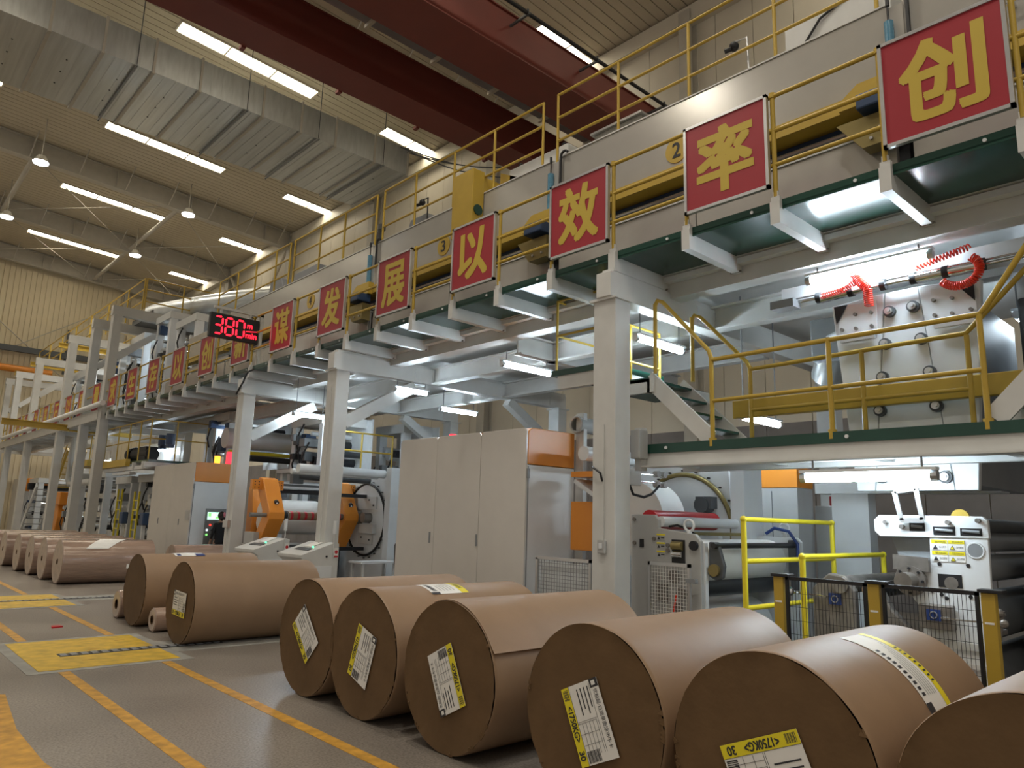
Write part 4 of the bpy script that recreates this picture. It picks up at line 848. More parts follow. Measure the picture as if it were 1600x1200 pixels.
for q in range(6): obj('rear_part', MB().box(7.6+.28*q, 7.75+.28*q, 17.15, 17.3, 1.9+.1*(q % 3), 2.2+.1*(q % 2)), ('steel', 'white', 'darkgrey')[q % 3], t)
# operator consoles
for k, (y0, lab) in enumerate(((14.35, 'sloping grey operator console with green lamp left of the second column'), (12.35, 'sloping grey operator console partly hidden by the second column'))):
    t = thing('operator_console', lab, 'console', (6.5, y0, 0))
    x0 = 6.35
    obj('body', MB().prism([(x0+.1, 0), (x0+.75, 0), (x0+.75, 1.18), (x0+.66, 1.2), (x0, .98), (x0, .92), (x0+.1, .86)], 'Y', y0, y0+.95), 'steel', t, bevel=.01)
    d = obj('panel_door', MB().box(x0+.2, x0+.62, y0-.012, y0, .1, .78), 'white', t)
    obj('desk_paper', MB().prism([(x0+.35, 1.105), (x0+.62, 1.195), (x0+.62, 1.205), (x0+.35, 1.115)], 'Y', y0+.3, y0+.6), 'paper', t)
    obj('green_lamp', MB().ball((x0+.35, y0+.25, 1.11), .02), 'lamp_green', t)
    obj('key_pad', MB().prism([(x0+.2, 1.05), (x0+.3, 1.084), (x0+.3, 1.094), (x0+.2, 1.06)], 'Y', y0+.15, y0+.7), 'darkgrey', t)
    obj('stack_light_pole', MB().cyl((x0+.62, y0-.03, 1.0), (x0+.62, y0-.03, 1.36), .012, 8), 'steel', t)
    obj('stack_light', MB().cyl((x0+.62, y0-.03, 1.36), (x0+.62, y0-.03, 1.6), .035, 12), 'white', t, smooth=40)
    n = obj('notice', MB().box(x0+.64, x0+.74, y0-.012, y0-.002, .93, 1.1), 'paper', t)
    obj('notice_mark', MB().box(x0+.65, x0+.73, y0-.016, y0-.012, .935, .965).cyl((x0+.69, y0-.016, 1.03), (x0+.69, y0-.012, 1.03), .032, 14), 'red', n)
    obj('switch', MB().cyl((x0+.5, y0-.02, .95), (x0+.5, y0, .95), .018, 8), 'black', t)
t = thing('black_bag', 'black cloth hanging on the left edge of the big cabinet', 'cloth', (7.6, 11.2, .5))
obj('cloth', MB().prism([(11.09, 1.42), (11.28, 1.2), (11.26, .8), (11.16, .5), (11.1, .6)], 'X', 7.6, 7.75), 'black', t)
t = thing('side_table', 'small pale work table by the ring of the winder', 'table', (8.3, 13.6, 0))
obj('top', MB().box(8.3, 9.2, 13.5, 14.0, .72, .76), 'white', t)
for x in (8.35, 9.12):
    for y in (13.53, 13.93): obj('leg', MB().box(x, x+.05, y, y+.04, 0, .72), 'steel', t)
obj('shelf', MB().box(8.35, 9.15, 13.55, 13.95, .3, .33), 'darkgrey', t)

# ---------------------------------------------------------------- white side plate machine at the right
t = thing('coater', 'white side plate machine with warning stickers behind the black mesh fence', 'machine', (7.5, 1.9, 0))
X0 = 7.5
obj('head_plate', MB().prism([(2.92, 1.81), (2.87, 1.86), (1.96, 1.86), (1.92, 1.82), (1.92, 1.66), (2.87, 1.65), (2.92, 1.70)], 'X', X0, X0+.06), 'white', t, bevel=.006)
obj('main_plate', MB().prism([(2.42, 1.66), (1.93, 1.66), (1.97, 0), (2.25, 0), (2.54, .68), (2.52, .96), (2.74, 1.26), (2.74, 1.44), (2.43, 1.40)], 'X', X0+.01, X0+.06), 'white', t, bevel=.006)
obj('back_plate', MB().prism([(2.8, 1.65), (2.42, 1.65), (2.42, 1.35), (2.7, 1.35)], 'X', X0+.1, X0+.14), 'midgrey', t)
obj('iron_block', MB().prism([(2.75, 1.48), (2.43, 1.46), (2.43, 1.33), (2.75, 1.34)], 'X', X0-.04, X0+.01), 'iron', t)
hub = obj('hub_flange', MB().cyl((X0-.06, 2.6, 1.24), (X0, 2.6, 1.24), .14, 28), 'iron', t, smooth=40)
obj('hub_shaft', MB().cyl((X0-.24, 2.6, 1.24), (X0-.06, 2.6, 1.24), .08, 20), 'iron', hub, smooth=40)
for k in range(8):
    q = math.pi/4*k; obj('hub_bolt', MB().cyl((X0-.07, 2.6+.115*math.cos(q), 1.24+.115*math.sin(q)), (X0-.055, 2.6+.115*math.cos(q), 1.24+.115*math.sin(q)), .014, 6), 'black', hub)
for y0, y1, z0, z1 in ((2.45, 2.59, 1.71, 1.79), (2.19, 2.38, 1.68, 1.76), (1.97, 2.15, 1.68, 1.75)):
    s = obj('slot', MB().box(X0-.004, X0, y0, y1, z0, z1), 'black', t, bevel=.003)
    obj('slot_roller', MB().cyl((X0-.008, y0+.02, (z0+z1)/2), (X0-.008, y1-.02, (z0+z1)/2+.01), .014, 8), 'midgrey', s)
obj('square_window', MB().box(X0+.004, X0+.01, 2.17, 2.37, 1.20, 1.32), 'black', t); obj('window_gear', MB().cyl((X0, 2.26, 1.24), (X0+.005, 2.26, 1.24), .06, 12), 'iron', t)
obj('round_port', MB().torus((X0+.01, 2.04, 1.55), .068, .01, 24, 6), 'white', t, smooth=60); obj('port_dark', MB().cyl((X0+.003, 2.04, 1.55), (X0+.012, 2.04, 1.55), .064, 24), 'midgrey', t)
for y, z in ((2.8, 1.79), (2.65, 1.75), (2.24, 1.80), (1.99, 1.82)):
    obj('roller_end', MB().cyl((X0-.05, y, z), (X0, y, z), .022, 10), 'iron', t, smooth=40)
for y, z in ((2.35, 1.41), (2.11, 1.41), (2.43, 1.16), (2.35, 1.13), (2.31, 1.10), (2.11, 1.13)):
    obj('hole', MB().cyl((X0+.004, y, z), (X0+.012, y, z), .018, 10), 'black', t)
for iy in range(2):
    for iz in range(2):
        ya = 2.405-.145*iy; za = 1.54-.105*iz
        s = obj('warning_sticker', MB().box(X0+.004, X0+.01, ya-.135, ya, za, za+.095), 'paper', t)
        obj('sticker_band', MB().box(X0+.002, X0+.004, ya-.135, ya, za+.062, za+.095), 'label_yellow', s)
        mb = MB(); e1, e2 = (0, -1, 0), (0, 0, 1)
        text_mb(mb, '警告/WARNING', (X0+.002, ya-.03, za+.068), e1, e2, .095, .02, .001)
        text_mb(mb, ('当心夹手', '当心触电', '请勿触摸', '当心机械')[iy*2+iz], (X0+.004, ya-.065, za+.02), e1, e2, .06, .02, .001)
        mb.prism([(ya-.01, za+.008), (ya-.055, za+.008), (ya-.0325, za+.048)], 'X', X0+.001, X0+.004)
        obj('sticker_print', mb, 'ink', s)
        if iy: obj('sticker_triangle', MB().prism([(ya-.017, za+.012), (ya-.048, za+.012), (ya-.0325, za+.040)], 'X', X0-.0005, X0+.001), 'label_yellow', s)
mb = MB()
for a, b in (((2.69, 2.09), (2.64, 1.81)), ((2.49, 2.12), (2.45, 1.82)), ((2.69, 2.09), (2.49, 2.12)), ((2.65, 1.81), (2.44, 1.82))):
    mb.beam((X0-.05, a[0], a[1]), (X0-.05, b[0], b[1]), .045, .02, (1, 0, 0))
obj('swing_loop', mb, 'alu', t)
obj('yellow_cap', MB().cyl((X0+.2, 2.2, 1.85), (X0+.25, 2.2, 1.85), .08, 16), 'yellow', t)
obj('gearbox', MB().box(X0-.12, X0, 2.24, 2.52, .82, 1.04), 'iron', t, bevel=.01)
obj('gearbox_badge', MB().box(X0-.13, X0-.12, 2.33, 2.45, .9, 1.0), 'blue', t); obj('badge_ring', MB().torus((X0-.132, 2.39, .95), .03, .006, 18, 6), 'alu', t, smooth=60)
obj('handle_rod', MB().cyl((X0-.13, 2.33, .93), (X0-.13, 1.95, .93), .01, 8), 'chrome', t)
obj('cross_bar', MB().box(X0-.02, X0+.1, 1.98, 2.45, .66, .72), 'steel', t); obj('cross_bar', MB().box(X0-.02, X0+.1, 1.98, 2.45, .5, .54), 'steel', t)
for z, rr, m in ((1.78, .07, 'darkgrey'), (1.62, .09, 'midgrey'), (1.38, .13, 'midgrey'), (.95, .22, 'darkgrey'), (.45, .2, 'darkgrey')):
    obj('roller', MB().cyl((X0+.08, 2.1, z), (10.6, 2.1, z), rr, 20), m, t, smooth=40)
obj('rear_block', MB().box(8.2, 10.5, .2, 1.7, 0, 1.6), 'darkgrey', t, bevel=.03)
obj('hand_crank', MB().cyl((7.3, 1.86, 1.0), (7.5, 1.86, 1.0), .02, 8).ball((7.28, 1.84, 1.03), .04).ball((7.25, 1.8, .95), .035).cyl((7.3, 1.86, .8), (7.3, 1.82, 1.05), .02, 8).box(7.28, 7.5, 1.84, 1.9, .84, .88), 'iron', t)
obj('red_hose', MB().tube([(7.4, 2.2, .5), (7.38, 2.15, .42), (7.4, 2.05, .4)], .01, 6), 'coil', t)
t.location += Vector((.3, .09, 0)); coater = t
# left half: dark rolling stand between fence and web rollers
t = thing('roller_stand', 'dark iron roller stand with blue badge behind the left fence panel', 'machine', (7.4, 2.7, 0))
obj('bearing_housing', MB().prism([(3.52, .3), (3.08, .3), (3.08, 1.1), (3.16, 1.24), (3.34, 1.26), (3.52, 1.1)], 'X', 7.4, 7.5), 'iron', t, bevel=.02)
obj('bearing_cap', MB().cyl((7.36, 3.21, 1.15), (7.4, 3.21, 1.15), .08, 18), 'iron', t, smooth=40)
obj('badge', MB().box(7.385, 7.4, 3.22, 3.34, .95, 1.06), 'blue', t); obj('badge_ring', MB().torus((7.383, 3.28, 1.005), .032, .006, 18, 6), 'alu', t, smooth=60)
obj('bearing_housing', MB().prism([(3.02, .25), (2.55, .25), (2.6, .8), (2.75, .95), (2.85, 1.16), (3.0, 1.16)], 'X', 7.45, 7.55), 'iron', t, bevel=.02)
obj('bearing_cap', MB().cyl((7.40, 2.94, 1.12), (7.45, 2.94, 1.12), .07, 18), 'chrome', t, smooth=40)
obj('shaft', MB().cyl((7.5, 3.21, 1.15), (10., 3.21, 1.15), .09, 16), 'iron', t, smooth=40)
obj('shaft', MB().cyl((7.55, 2.94, 1.12), (10., 2.94, 1.12), .08, 16), 'rubber', t, smooth=40)
obj('handle_rod', MB().cyl((7.38, 3.36, 1.02), (7.38, 3.75, 1.04), .012, 8), 'chrome', t)
obj('tie_bar', MB().box(7.5, 7.56, 2.4, 3.1, .3, .36), 'white', t); obj('base', MB().box(7.4, 10., 2.5, 3.6, 0, .25), 'darkgrey', t)
obj('clamp', MB().ball((7.3, 3.72, 1.05), .05).cyl((7.3, 3.72, .95), (7.3, 3.72, 1.2), .018, 8), 'chrome', t)
t.location += Vector((.3, .12, 0))
tag(obj('green_base', MB().box(7.0, 10.2, 3.75, 4.5, 0, .1), 'green'), 'low dark green machine base plate behind the fence', 'base')

# fence in front
t = thing('mesh_fence', 'black wire mesh safety fence with three yellow posts behind the near rolls', 'fence', (6.3, 1.6, 0))
ys = (3.27, 2.46, 1.66)
for y in ys:
    p = obj('post', MB().box(6.27, 6.35, y-.045, y+.045, 0, 1.28), 'yellow', t, bevel=.006)
    obj('post_cap', MB().box(6.25, 6.37, y-.10, y+.06, 1.28, 1.305), 'black', p, bevel=.004); obj('foot_plate', MB().box(6.22, 6.4, y-.09, y+.09, 0, .012), 'black', p)
    obj('post_sticker', MB().box(6.268, 6.27, y-.03, y+.03, 1.06, 1.075), 'paper', p)
for a, b in ((ys[1]+.06, ys[0]-.06), (ys[2]+.06, ys[1]-.06)):
    f_ = obj('panel_frame', MB().box(6.28, 6.31, a, a+.025, .1, 1.28).box(6.28, 6.31, b-.025, b, .1, 1.28).box(6.28, 6.31, a, b, 1.255, 1.285).box(6.28, 6.31, a, b, .1, .125), 'black', t)
    mb = MB(); n = int((b-a)/.028)
    for k in range(1, n): y = a+(b-a)*k/n; mb.box(6.293, 6.297, y-.0016, y+.0016, .12, 1.26)
    for k in range(1, 10): z = .12+1.14*k/10; mb.box(6.29, 6.294, a, b, z-.0016, z+.0016)
    stuff(obj('wire_mesh', mb, 'black', f_))
def uframe(label, y, xa, xb, z, bars):
    t = thing('pipe_barrier', label, 'railing', (xa, y, 0))
    for x in (xa, xb): obj('post', MB().cyl((x, y, 0), (x, y, z), .028, 10), 'yellow_bright', t, smooth=40); obj('elbow', MB().ball((x, y, z), .036, 10, 6), 'yellow_bright', t, smooth=60)
    for zz in (z,)+bars: obj('rail', MB().cyl((xa, y, zz), (xb, y, zz), .026, 10), 'yellow_bright', t, smooth=40)
uframe('bright yellow pipe barrier in front of the web rollers, taller one', 3.95, 6.9, 8.95, 1.78, (1.36, .9))
uframe('bright yellow pipe barrier behind the fence, lower one', 3.45, 7.12, 9.15, 1.43, ())
# cabinets in the dim back right
t = thing('rear_cabinet', 'grey cabinet with orange top band in the dim background right of the ring', 'cabinet', (10.5, 4.9, 0))
obj('body', MB().box(10.5, 11.0, 5.12, 5.95, 0, 2.3), 'plategrey', t, bevel=.01)
obj('orange_top', MB().box(10.49, 11.0, 5.11, 5.96, 2.3, 2.6), 'orange', t, bevel=.01)
obj('door_gap', MB().box(10.495, 10.5, 5.52, 5.53, .1, 2.25), 'darkgrey', t)
t = thing('grey_cupboard', 'grey cupboard with a red lamp in the dim background', 'cabinet', (11, 4.3, 0))
obj('body', MB().box(11, 11.6, 4.55, 5.1, 0, 2.05), 'plategrey', t, bevel=.01); obj('door', MB().box(10.985, 11, 4.58, 5.07, .1, 1.9), 'plategrey', t); obj('red_lamp', MB().cyl((11.3, 4.95, 2.05), (11.3, 4.95, 2.2), .05, 12), 'red', t)
t = thing('back_column', 'pale column with a cross bar right of the grey cupboard', 'column', (10, 3.9, 0))
obj('shaft', MB().box(10, 10.25, 3.92, 4.4, 0, 2.2), 'white', t); obj('cross_bar', MB().box(9.95, 10.3, 2.4, 4.6, 2.18, 2.32), 'white', t)

# ---------------------------------------------------------------- paper rolls
def label_on_plane(t, A, ang, x, w=.45, h=.31):
    # printed label on a roll end (plane facing -X); A = corner (y,z) where the yellow band starts, ang = reading direction (seen from the aisle)
    e1 = Vector((0, -math.cos(ang), math.sin(ang))); e2 = Vector((0, math.sin(ang), math.cos(ang)))
    P = lambda u_, v_, k=0: Vector((x-k, A[0], A[1]))+e1*u_+e2*v_
    draw_label(t, P, e1, e2, w, h)
def draw_label(t, P, e1, e2, w, h):
    L = obj('label', rbox(MB(), P(0, 0), e1, e2, w, h, .002), 'paper', t)
    obj('yellow_band', rbox(MB(), P(0, 0, .002), e1, e2, w, .065, .001), 'label_yellow', L)
    mb = MB(); R = lambda u_, v_, a, b: rbox(mb, P(u_, v_, .0022), e1, e2, a, b, .0012)
    R(0, h-.065, .05, .065)
    R(0, .064, w, .002)
    for v_ in (.10, .13, .16, .19, .22): R(.22, v_, .18, .0015)
    for u_ in (.22, .28, .34): R(u_, .07, .0015, .15)
    R(.02, .235, .38, .0015); R(.21, .07, .0015, .16)
    for k in range(9): R(.015+.007*k, .01, .003+.002*(k % 2), .045)
    for k in range(12): R(w-.075, .075+.009*k, .065, .004+.002*(k % 3 == 0))
    text_mb(mb, '<1750KG>', P(.11, .012, .0024), e1, e2, .2, .042, .001, fat=.0015)
    text_mb(mb, '30', P(w-.085, .012, .0024), e1, e2, .05, .042, .001, fat=.0015)
    text_mb(mb, '优粕超·白面单面涂布牛卡', P(.06, h-.05, .0024), e1, e2, w-.12, .034, .001)
    for k in range(4): R(.03, .215-.03*k, .12+.03*(k % 2), .008)
    obj('print', mb, 'ink', L)
    g = MB(); rbox(g, P(.012, h-.05, .0035), e1, e2, .026, .03, .0008); obj('logo', g, 'paper', L)
def paper_roll(label, yc, x0=3.57, Lg=1.76, R=.54, tilt=0., seam=None, lab=None, toplab=None, seedv=0):
    rnd = random.Random(seedv)
    t = thing('paper_roll', label, 'paper roll', (x0, yc, 0), 'brown kraft wrapped paper rolls')
    N = 72; mb = MB(); vs = []; fs = []
    prof = [(0., R-.004), (.006, R), (.03, R+.001), (Lg*.33, R), (Lg*.66, R), (Lg-.03, R+.001), (Lg, R-.008)]
    for i, (dx, rr) in enumerate(prof):
        for k in range(N):
            q = 2*math.pi*k/N; wob = .003*math.sin(3*q+seedv)+.002*math.sin(7*q+2*seedv) if i < 3 else 0
            vs.append((x0+dx, yc+(rr+wob)*math.cos(q), R+(rr+wob)*math.sin(q)))
    for i in range(len(prof)-1):
        for k in range(N): fs.append([i*N+k, i*N+(k+1) % N, (i+1)*N+(k+1) % N, (i+1)*N+k])
    fs.append([(len(prof)-1)*N+k for k in range(N)])
    mb.add(vs, fs)
    for i, p in enumerate(mb.v):
        if p[2] < .002: mb.v[i] = (p[0], p[1], .002)
    obj('wrapper', mb, 'kraft', t, smooth=50)
    # crimped end disc: slightly crumpled sheet, a little proud at the rim
    vs = [(x0+.004, yc, R)]; fs = []; rr = [.12, .25, .36, .45, R-.035, R-.006]
    for i, r_ in enumerate(rr):
        for k in range(N):
            q = 2*math.pi*k/N
            d = .0 if i < 4 else (rnd.uniform(-.004, .004) if i == 4 else rnd.uniform(-.008, .0))
            vs.append((x0-.002+d+.004*math.sin(2*q+seedv)*(i < 4)*.5, yc+r_*math.cos(q), R+r_*math.sin(q)))
    for k in range(N): fs.append([0, 1+(k+1) % N, 1+k])
    for i in range(len(rr)-1):
        for k in range(N): fs.append([1+i*N+k, 1+i*N+(k+1) % N, 1+(i+1)*N+(k+1) % N, 1+(i+1)*N+k])
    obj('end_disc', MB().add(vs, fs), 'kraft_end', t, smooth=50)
    # folded paper tucks around the rim
    for k in range(14):
        q = rnd.uniform(-.6, math.pi+.6)+math.pi; w = rnd.uniform(.015, .04)
        pts = [(x0-.012, yc+(R-.03)*math.cos(q), R+(R-.03)*math.sin(q)), (x0-.006, yc+(R+.001)*math.cos(q+w), R+(R+.001)*math.sin(q+w)), (x0-.004, yc+(R+.001)*math.cos(q-w), R+(R+.001)*math.sin(q-w))]
        pts = [(p[0], p[1], max(p[2], .003)) for p in pts]
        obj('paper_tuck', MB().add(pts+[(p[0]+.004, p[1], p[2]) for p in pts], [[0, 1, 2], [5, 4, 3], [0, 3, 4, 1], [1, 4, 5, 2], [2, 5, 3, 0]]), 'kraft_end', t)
    if seam is not None:                                        # loose overlapping wrapper edge
        vs = []; fs = []; n = 26
        for i in range(n+1):
            q = seam+(math.pi*.62-seam)*i/n; r_ = R+.002+(.022*math.exp(-i*.55))
            for rr_ in (r_, r_+.003):
                for x in (x0+.004, x0+Lg): vs.append((x, yc-rr_*math.cos(q), R+rr_*math.sin(q)))
        for i in range(n):
            a = 4*i; fs += [[a, a+1, a+5, a+4], [a+2, a+6, a+7, a+3], [a, a+4, a+6, a+2], [a+1, a+3, a+7, a+5]]
        fs += [[0, 2, 3, 1]]
        obj('wrapper_flap', MB().add(vs, fs), 'kraft', t, smooth=50)
    if lab: label_on_plane(t, lab[0], lab[1], x0-.014)
    if toplab:                                                  # label bent over the curved side: (x start, x length, angle start, arc, band side)
        xs, xl, q0, q1 = toplab
        def arcpatch(a0, a1, xa, xb, k, m, nme, par):
            vs = []; fs = []; n = 12; r_ = R+.003+k
            for i in range(n+1):
                q = a0+(a1-a0)*i/n
                for x in (xa, xb): vs.append((x, yc-r_*math.cos(q), R+r_*math.sin(q)))
            for i in range(n): fs.append([2*i, 2*i+1, 2*i+3, 2*i+2])
            return obj(nme, MB().add(vs, fs), m, par, smooth=50)
        L = arcpatch(q0, q1, xs, xs+xl, 0, 'paper', 'side_label', t)
        arcpatch(q0, q1, xs+xl*.8, xs+xl, .002, 'label_yellow', 'yellow_band', L)
        arcpatch(q0, q0+(q1-q0)*.1, xs, xs+xl*.22, .002, 'ink', 'logo_block', L)
        for k in range(5): arcpatch(q0+(q1-q0)*.15, q0+(q1-q0)*(.5+.07*k), xs+xl*(.3+.09*k), xs+xl*(.32+.09*k), .002, 'ink_grey', 'print_line', L)
        for k in range(10): arcpatch(q0+(q1-q0)*(.16+.055*k), q0+(q1-q0)*(.19+.055*k), xs+xl*.08, xs+xl*.2, .002, 'ink', 'print_mark', L)
        for k in range(9): arcpatch(q0+(q1-q0)*(.25+.05*k), q0+(q1-q0)*(.27+.05*k), xs+xl*.84, xs+xl*.95, .004, 'ink', 'band_mark', L)
    return t
def ang(a, b): return math.atan2(b[1]-a[1], -(b[0]-a[0]))
paper_roll('brown kraft paper roll half cut off by the lower right picture corner', .82, R=.545, seedv=8)
paper_roll('brown kraft paper roll with a label bent over its top side, beside the corner roll', 1.95, R=.545, seedv=7, lab=((1.79, .76), ang((1.79, .76), (2.2, .59))), toplab=(4.36, .31, .42, 1.5))
paper_roll('brown kraft paper roll third from the right with a large upright label on its end', 3.1, R=.545, seedv=6, lab=((3.33, .66), ang((3.33, .66), (3.15, .26))))
paper_roll('brown kraft paper roll with a loose overlapping wrapper edge on its side', 4.51, R=.545, seedv=5, lab=((4.26, .39), ang((4.26, .39), (4.46, .79))), seam=.42)
paper_roll('brown kraft paper roll with one label on its end and one on its top', 5.70, R=.54, seedv=4, lab=((5.75, .78), ang((5.75, .78), (5.89, .35))), toplab=(4.12, .42, 1.1, 1.72))
paper_roll('brown kraft paper roll with a diamond-tilted end label, leftmost of the near group', 6.72, R=.54, seedv=3, lab=((6.98, .62), ang((6.98, .62), (6.66, .30))))
paper_roll('brown kraft paper roll standing alone left of the near group', 10.17, R=.52, seedv=2, lab=((10.39, .36), ang((10.39, .36), (9.98, .345))))
t = paper_roll('brown kraft paper roll without an end label behind the lone roll', 12.12, R=.52, seedv=1)
vs = []; fs = []
for nme, q0, q1, xa, xb, m in (('side_label', 1.2, 1.75, 4.05, 4.5, 'paper'), ('label_blue_patch', 1.2, 1.42, 4.36, 4.5, 'blue'), ('label_blue_mark', 1.22, 1.4, 4.08, 4.14, 'blue')):
    mb = MB(); r_ = .524 if nme == 'side_label' else .527
    for i in range(7):
        q = q0+(q1-q0)*i/6
        mb.v += [(xa, 12.12-r_*math.cos(q), .52+r_*math.sin(q)), (xb, 12.12-r_*math.cos(q), .52+r_*math.sin(q))]
    mb.f = [[2*i, 2*i+1, 2*i+3, 2*i+2] for i in range(6)]
    obj(nme, mb, m, t)
# film wrapped rolls
def film_roll(label, yc, x0, Lg, R, core=.06, group='film wrapped rolls', sheet=False):
    t = thing('film_roll', label, 'paper roll', (x0, yc, 0), group)
    N = 48; mb = MB(); vs = []; fs = []; prof = [(0, core), (0, R-.02), (.012, R), (Lg*.3, R), (Lg*.6, R), (Lg-.01, R), (Lg, R-.02)]
    for i, (dx, r_) in enumerate(prof):
        for k in range(N): q = 2*math.pi*k/N; vs.append((x0+dx, yc+r_*math.cos(q), max(.003, R+r_*math.sin(q))))
    for i in range(1, len(prof)-1):
        for k in range(N): fs.append([i*N+k, i*N+(k+1) % N, (i+1)*N+(k+1) % N, (i+1)*N+k])
    fs.append([(len(prof)-1)*N+k for k in range(N)])
    obj('body', MB().add(vs, fs), 'film', t, smooth=50)
    obj('end_face', MB().add(vs[:2*N], [[k, (k+1) % N, N+(k+1) % N, N+k] for k in range(N)]), 'film_end', t)
    obj('core_hole', MB().cyl((x0+.03, yc, R), (x0+.1, yc, R), core, 20), 'darkgrey', t)
    obj('core_tube', MB().torus((x0, yc, R), core, .006, 20, 6), 'kraft_end', t)
    if sheet:
        g = []; h_ = []
        for i in range(9):
            q = 1.0+1.5*i/8; xa = x0+1.15-.7*(i/8); r_ = R+.012
            g += [(xa, yc-r_*math.cos(math.pi-q), R+r_*math.sin(q)), (xa+.62-.15*(i/8), yc-r_*math.cos(math.pi-q), R+r_*math.sin(q))]
        obj('loose_sheet', MB().add(g, [[2*i, 2*i+1, 2*i+3, 2*i+2] for i in range(8)]), 'paper', t)
        obj('sticker', MB().box(x0+1.32, x0+1.42, yc-R-.006, yc-R+.03, .34, .44), 'paper', t)
    return t
film_roll('film-wrapped roll with a loose white sheet, nearest of the far group', 19.35, 4.0, 1.95, .49, sheet=True)
film_roll('film-wrapped roll, second of the far group', 20.7, 3.95, 1.95, .49)
film_roll('film-wrapped roll, third of the far group', 22.2, 3.95, 2.1, .49)
film_roll('film-wrapped roll, fourth of the far group', 23.6, 3.9, 2.1, .49)
film_roll('film-wrapped roll, fifth of the far group at the left picture edge', 25.7, 3.9, 2.1, .49)
film_roll('film-wrapped roll, last of the far group, mostly out of frame', 27.0, 3.9, 2.1, .49)
film_roll('lower film-wrapped roll lying behind the third column', 19.55, 6.5, 1.85, .43)
film_roll('small film-wrapped roll with a thick core lying left of the brown roll without end label', 13.05, 3.6, .9, .215, .075, 'small wrapped rolls')
film_roll('smallest film-wrapped roll with an open core between the two lone brown rolls', 11.35, 3.62, .9, .165, .06, 'small wrapped rolls')

# ---------------------------------------------------------------- floor markings and rail plates
for x, w, lab in ((3.1, .11, 'yellow floor line nearer the rolls'), (2.08, .11, 'yellow floor line nearer the aisle')):
    t = thing('floor_line', 'worn '+lab+' running along the aisle', 'floor marking', (x, 5, 0))
    for a, b in ((-4, 9.15), (11.3, 15.0), (17.1, 40)):
        obj('line_segment', MB().box(x-w/2, x+w/2, a, b, .0005, .003), 'line', t)
tag(obj('floor_patch', MB().prism([(1.5, 4.6), (1.33, 6.0), (1.33, 7.0), (1.45, 8.3), (1.0, 8.6), (.4, 8.0), (.2, 4.5)], 'Z', .0005, .003), 'line'), 'worn broad yellow floor marking in the lower left corner', 'floor marking')
def rail_plate(label, y0, y1, x0, x1, ys, xa, xb):
    t = thing('rail_plate', label, 'floor plate', (x0, y0, 0))
    obj('plate', MB().box(x0, x1, y0, y1, .0006, .008), 'yellow_floor', t)
    obj('border', MB().box(x0-.12, x1+.12, y0-.12, y0, .0004, .004).box(x0-.12, x1+.12, y1, y1+.12, .0004, .004).box(x0-.12, x0, y0, y1, .0004, .004).box(x1, x1+.12, y0, y1, .0004, .004), 'concrete_panel', t)
    s = obj('slot', MB().box(xa, xb, ys-.10, ys+.10, .008, .010), 'black', t)
    n = int((xb-xa)/.11)
    for k in range(n): obj('slot_bar', MB().box(xa+.11*k+.015, xa+.11*k+.085, ys-.085, ys+.085, .010, .016), 'midgrey', s)
    for q in ((.5, .55), (.35, .2), (.8, .8)): obj('lifting_hole', MB().box(x0+(x1-x0)*q[0], x0+(x1-x0)*q[0]+.12, y0+(y1-y0)*q[1], y0+(y1-y0)*q[1]+.02, .008, .0092), 'line', t)
rail_plate('bright yellow floor plate with dark roller slot in front of the lone roll', 9.2, 11.2, 1.87, 3.3, 10.05, 2.22, 4.1)
rail_plate('farther yellow floor plate with dark roller slot in front of the film rolls', 15.05, 17.05, 2.1, 3.5, 16.1, 2.1, 5.4)
for k, (y, lab) in enumerate(((10.05, 'leading under the lone roll'), (16.15, 'leading under the film rolls'))):
    tag(obj('floor_channel', MB().box(3.42, 6.2, y-.42, y+.42, .0004, .0035), 'concrete_panel'), 'pale concrete channel strip in the floor '+lab, 'floor strip')
tag(obj('red_scrap', MB().prism([(2.6, 12.35), (2.75, 12.4), (2.72, 12.52), (2.62, 12.5)], 'Z', .001, .02), 'red'), 'small crumpled red scrap on the floor', 'scrap')

# ---------------------------------------------------------------- tall far frame
def tall(y, lab, z1=9.28):
    t = thing('tall_column', 'tall grey steel column of the far frame, '+lab, 'column', (6.9, y, 0))
    obj('shaft', MB().box(6.9, 7.2, y-.2, y+.2, .02, z1-.36), 'steel_far', t)
    obj('base_plate', MB().box(6.8, 7.3, y-.3, y+.3, 0, .02), 'steel_far', t)
    b = obj('top_beam', MB().box(6.86, 11.2, y-.14, y+.14, z1-.36, z1), 'steel_far', t)
    obj('knee_brace', MB().beam((7.2, y, 7.3), (9.0, y, 8.85), .18, .24), 'steel_far', t)
    obj('rear_shaft', MB().box(10.9, 11.2, y-.2, y+.2, 0, z1-.36), 'steel_far', t)
    obj('mid_beam', MB().box(7.2, 10.9, y-.1, y+.1, 4.78, 5.05), 'steel_far', t)
for y, lab in ((30.0, 'nearest and most to the right'), (32.8, 'second from the right'), (36.8, 'third from the right'), (43.9, 'fourth from the right'), (49.5, 'fifth from the right'), (52.8, 'last one at the left picture edge')): tall(y, lab)
tag(obj('far_beam', MB().box(6.88, 7.0, 30.2, 53, 4.93, 5.3), 'steel_far'), 'long pale beam joining the tall columns under the far signs', 'beam')
tag(obj('white_pipe', MB().cyl((6.78, 29.2, 5.45), (6.78, 50, 5.45), .1, 12), 'white', smooth=40), 'long white pipe running below the far signs', 'pipe')
tag(obj('yellow_crossbar', MB().ibeam((4.6, 34.9, 5.0), (9.4, 34.9, 4.9), .2, .25), 'yellow'), 'yellow I-beam jutting out across the far tall columns', 'beam')
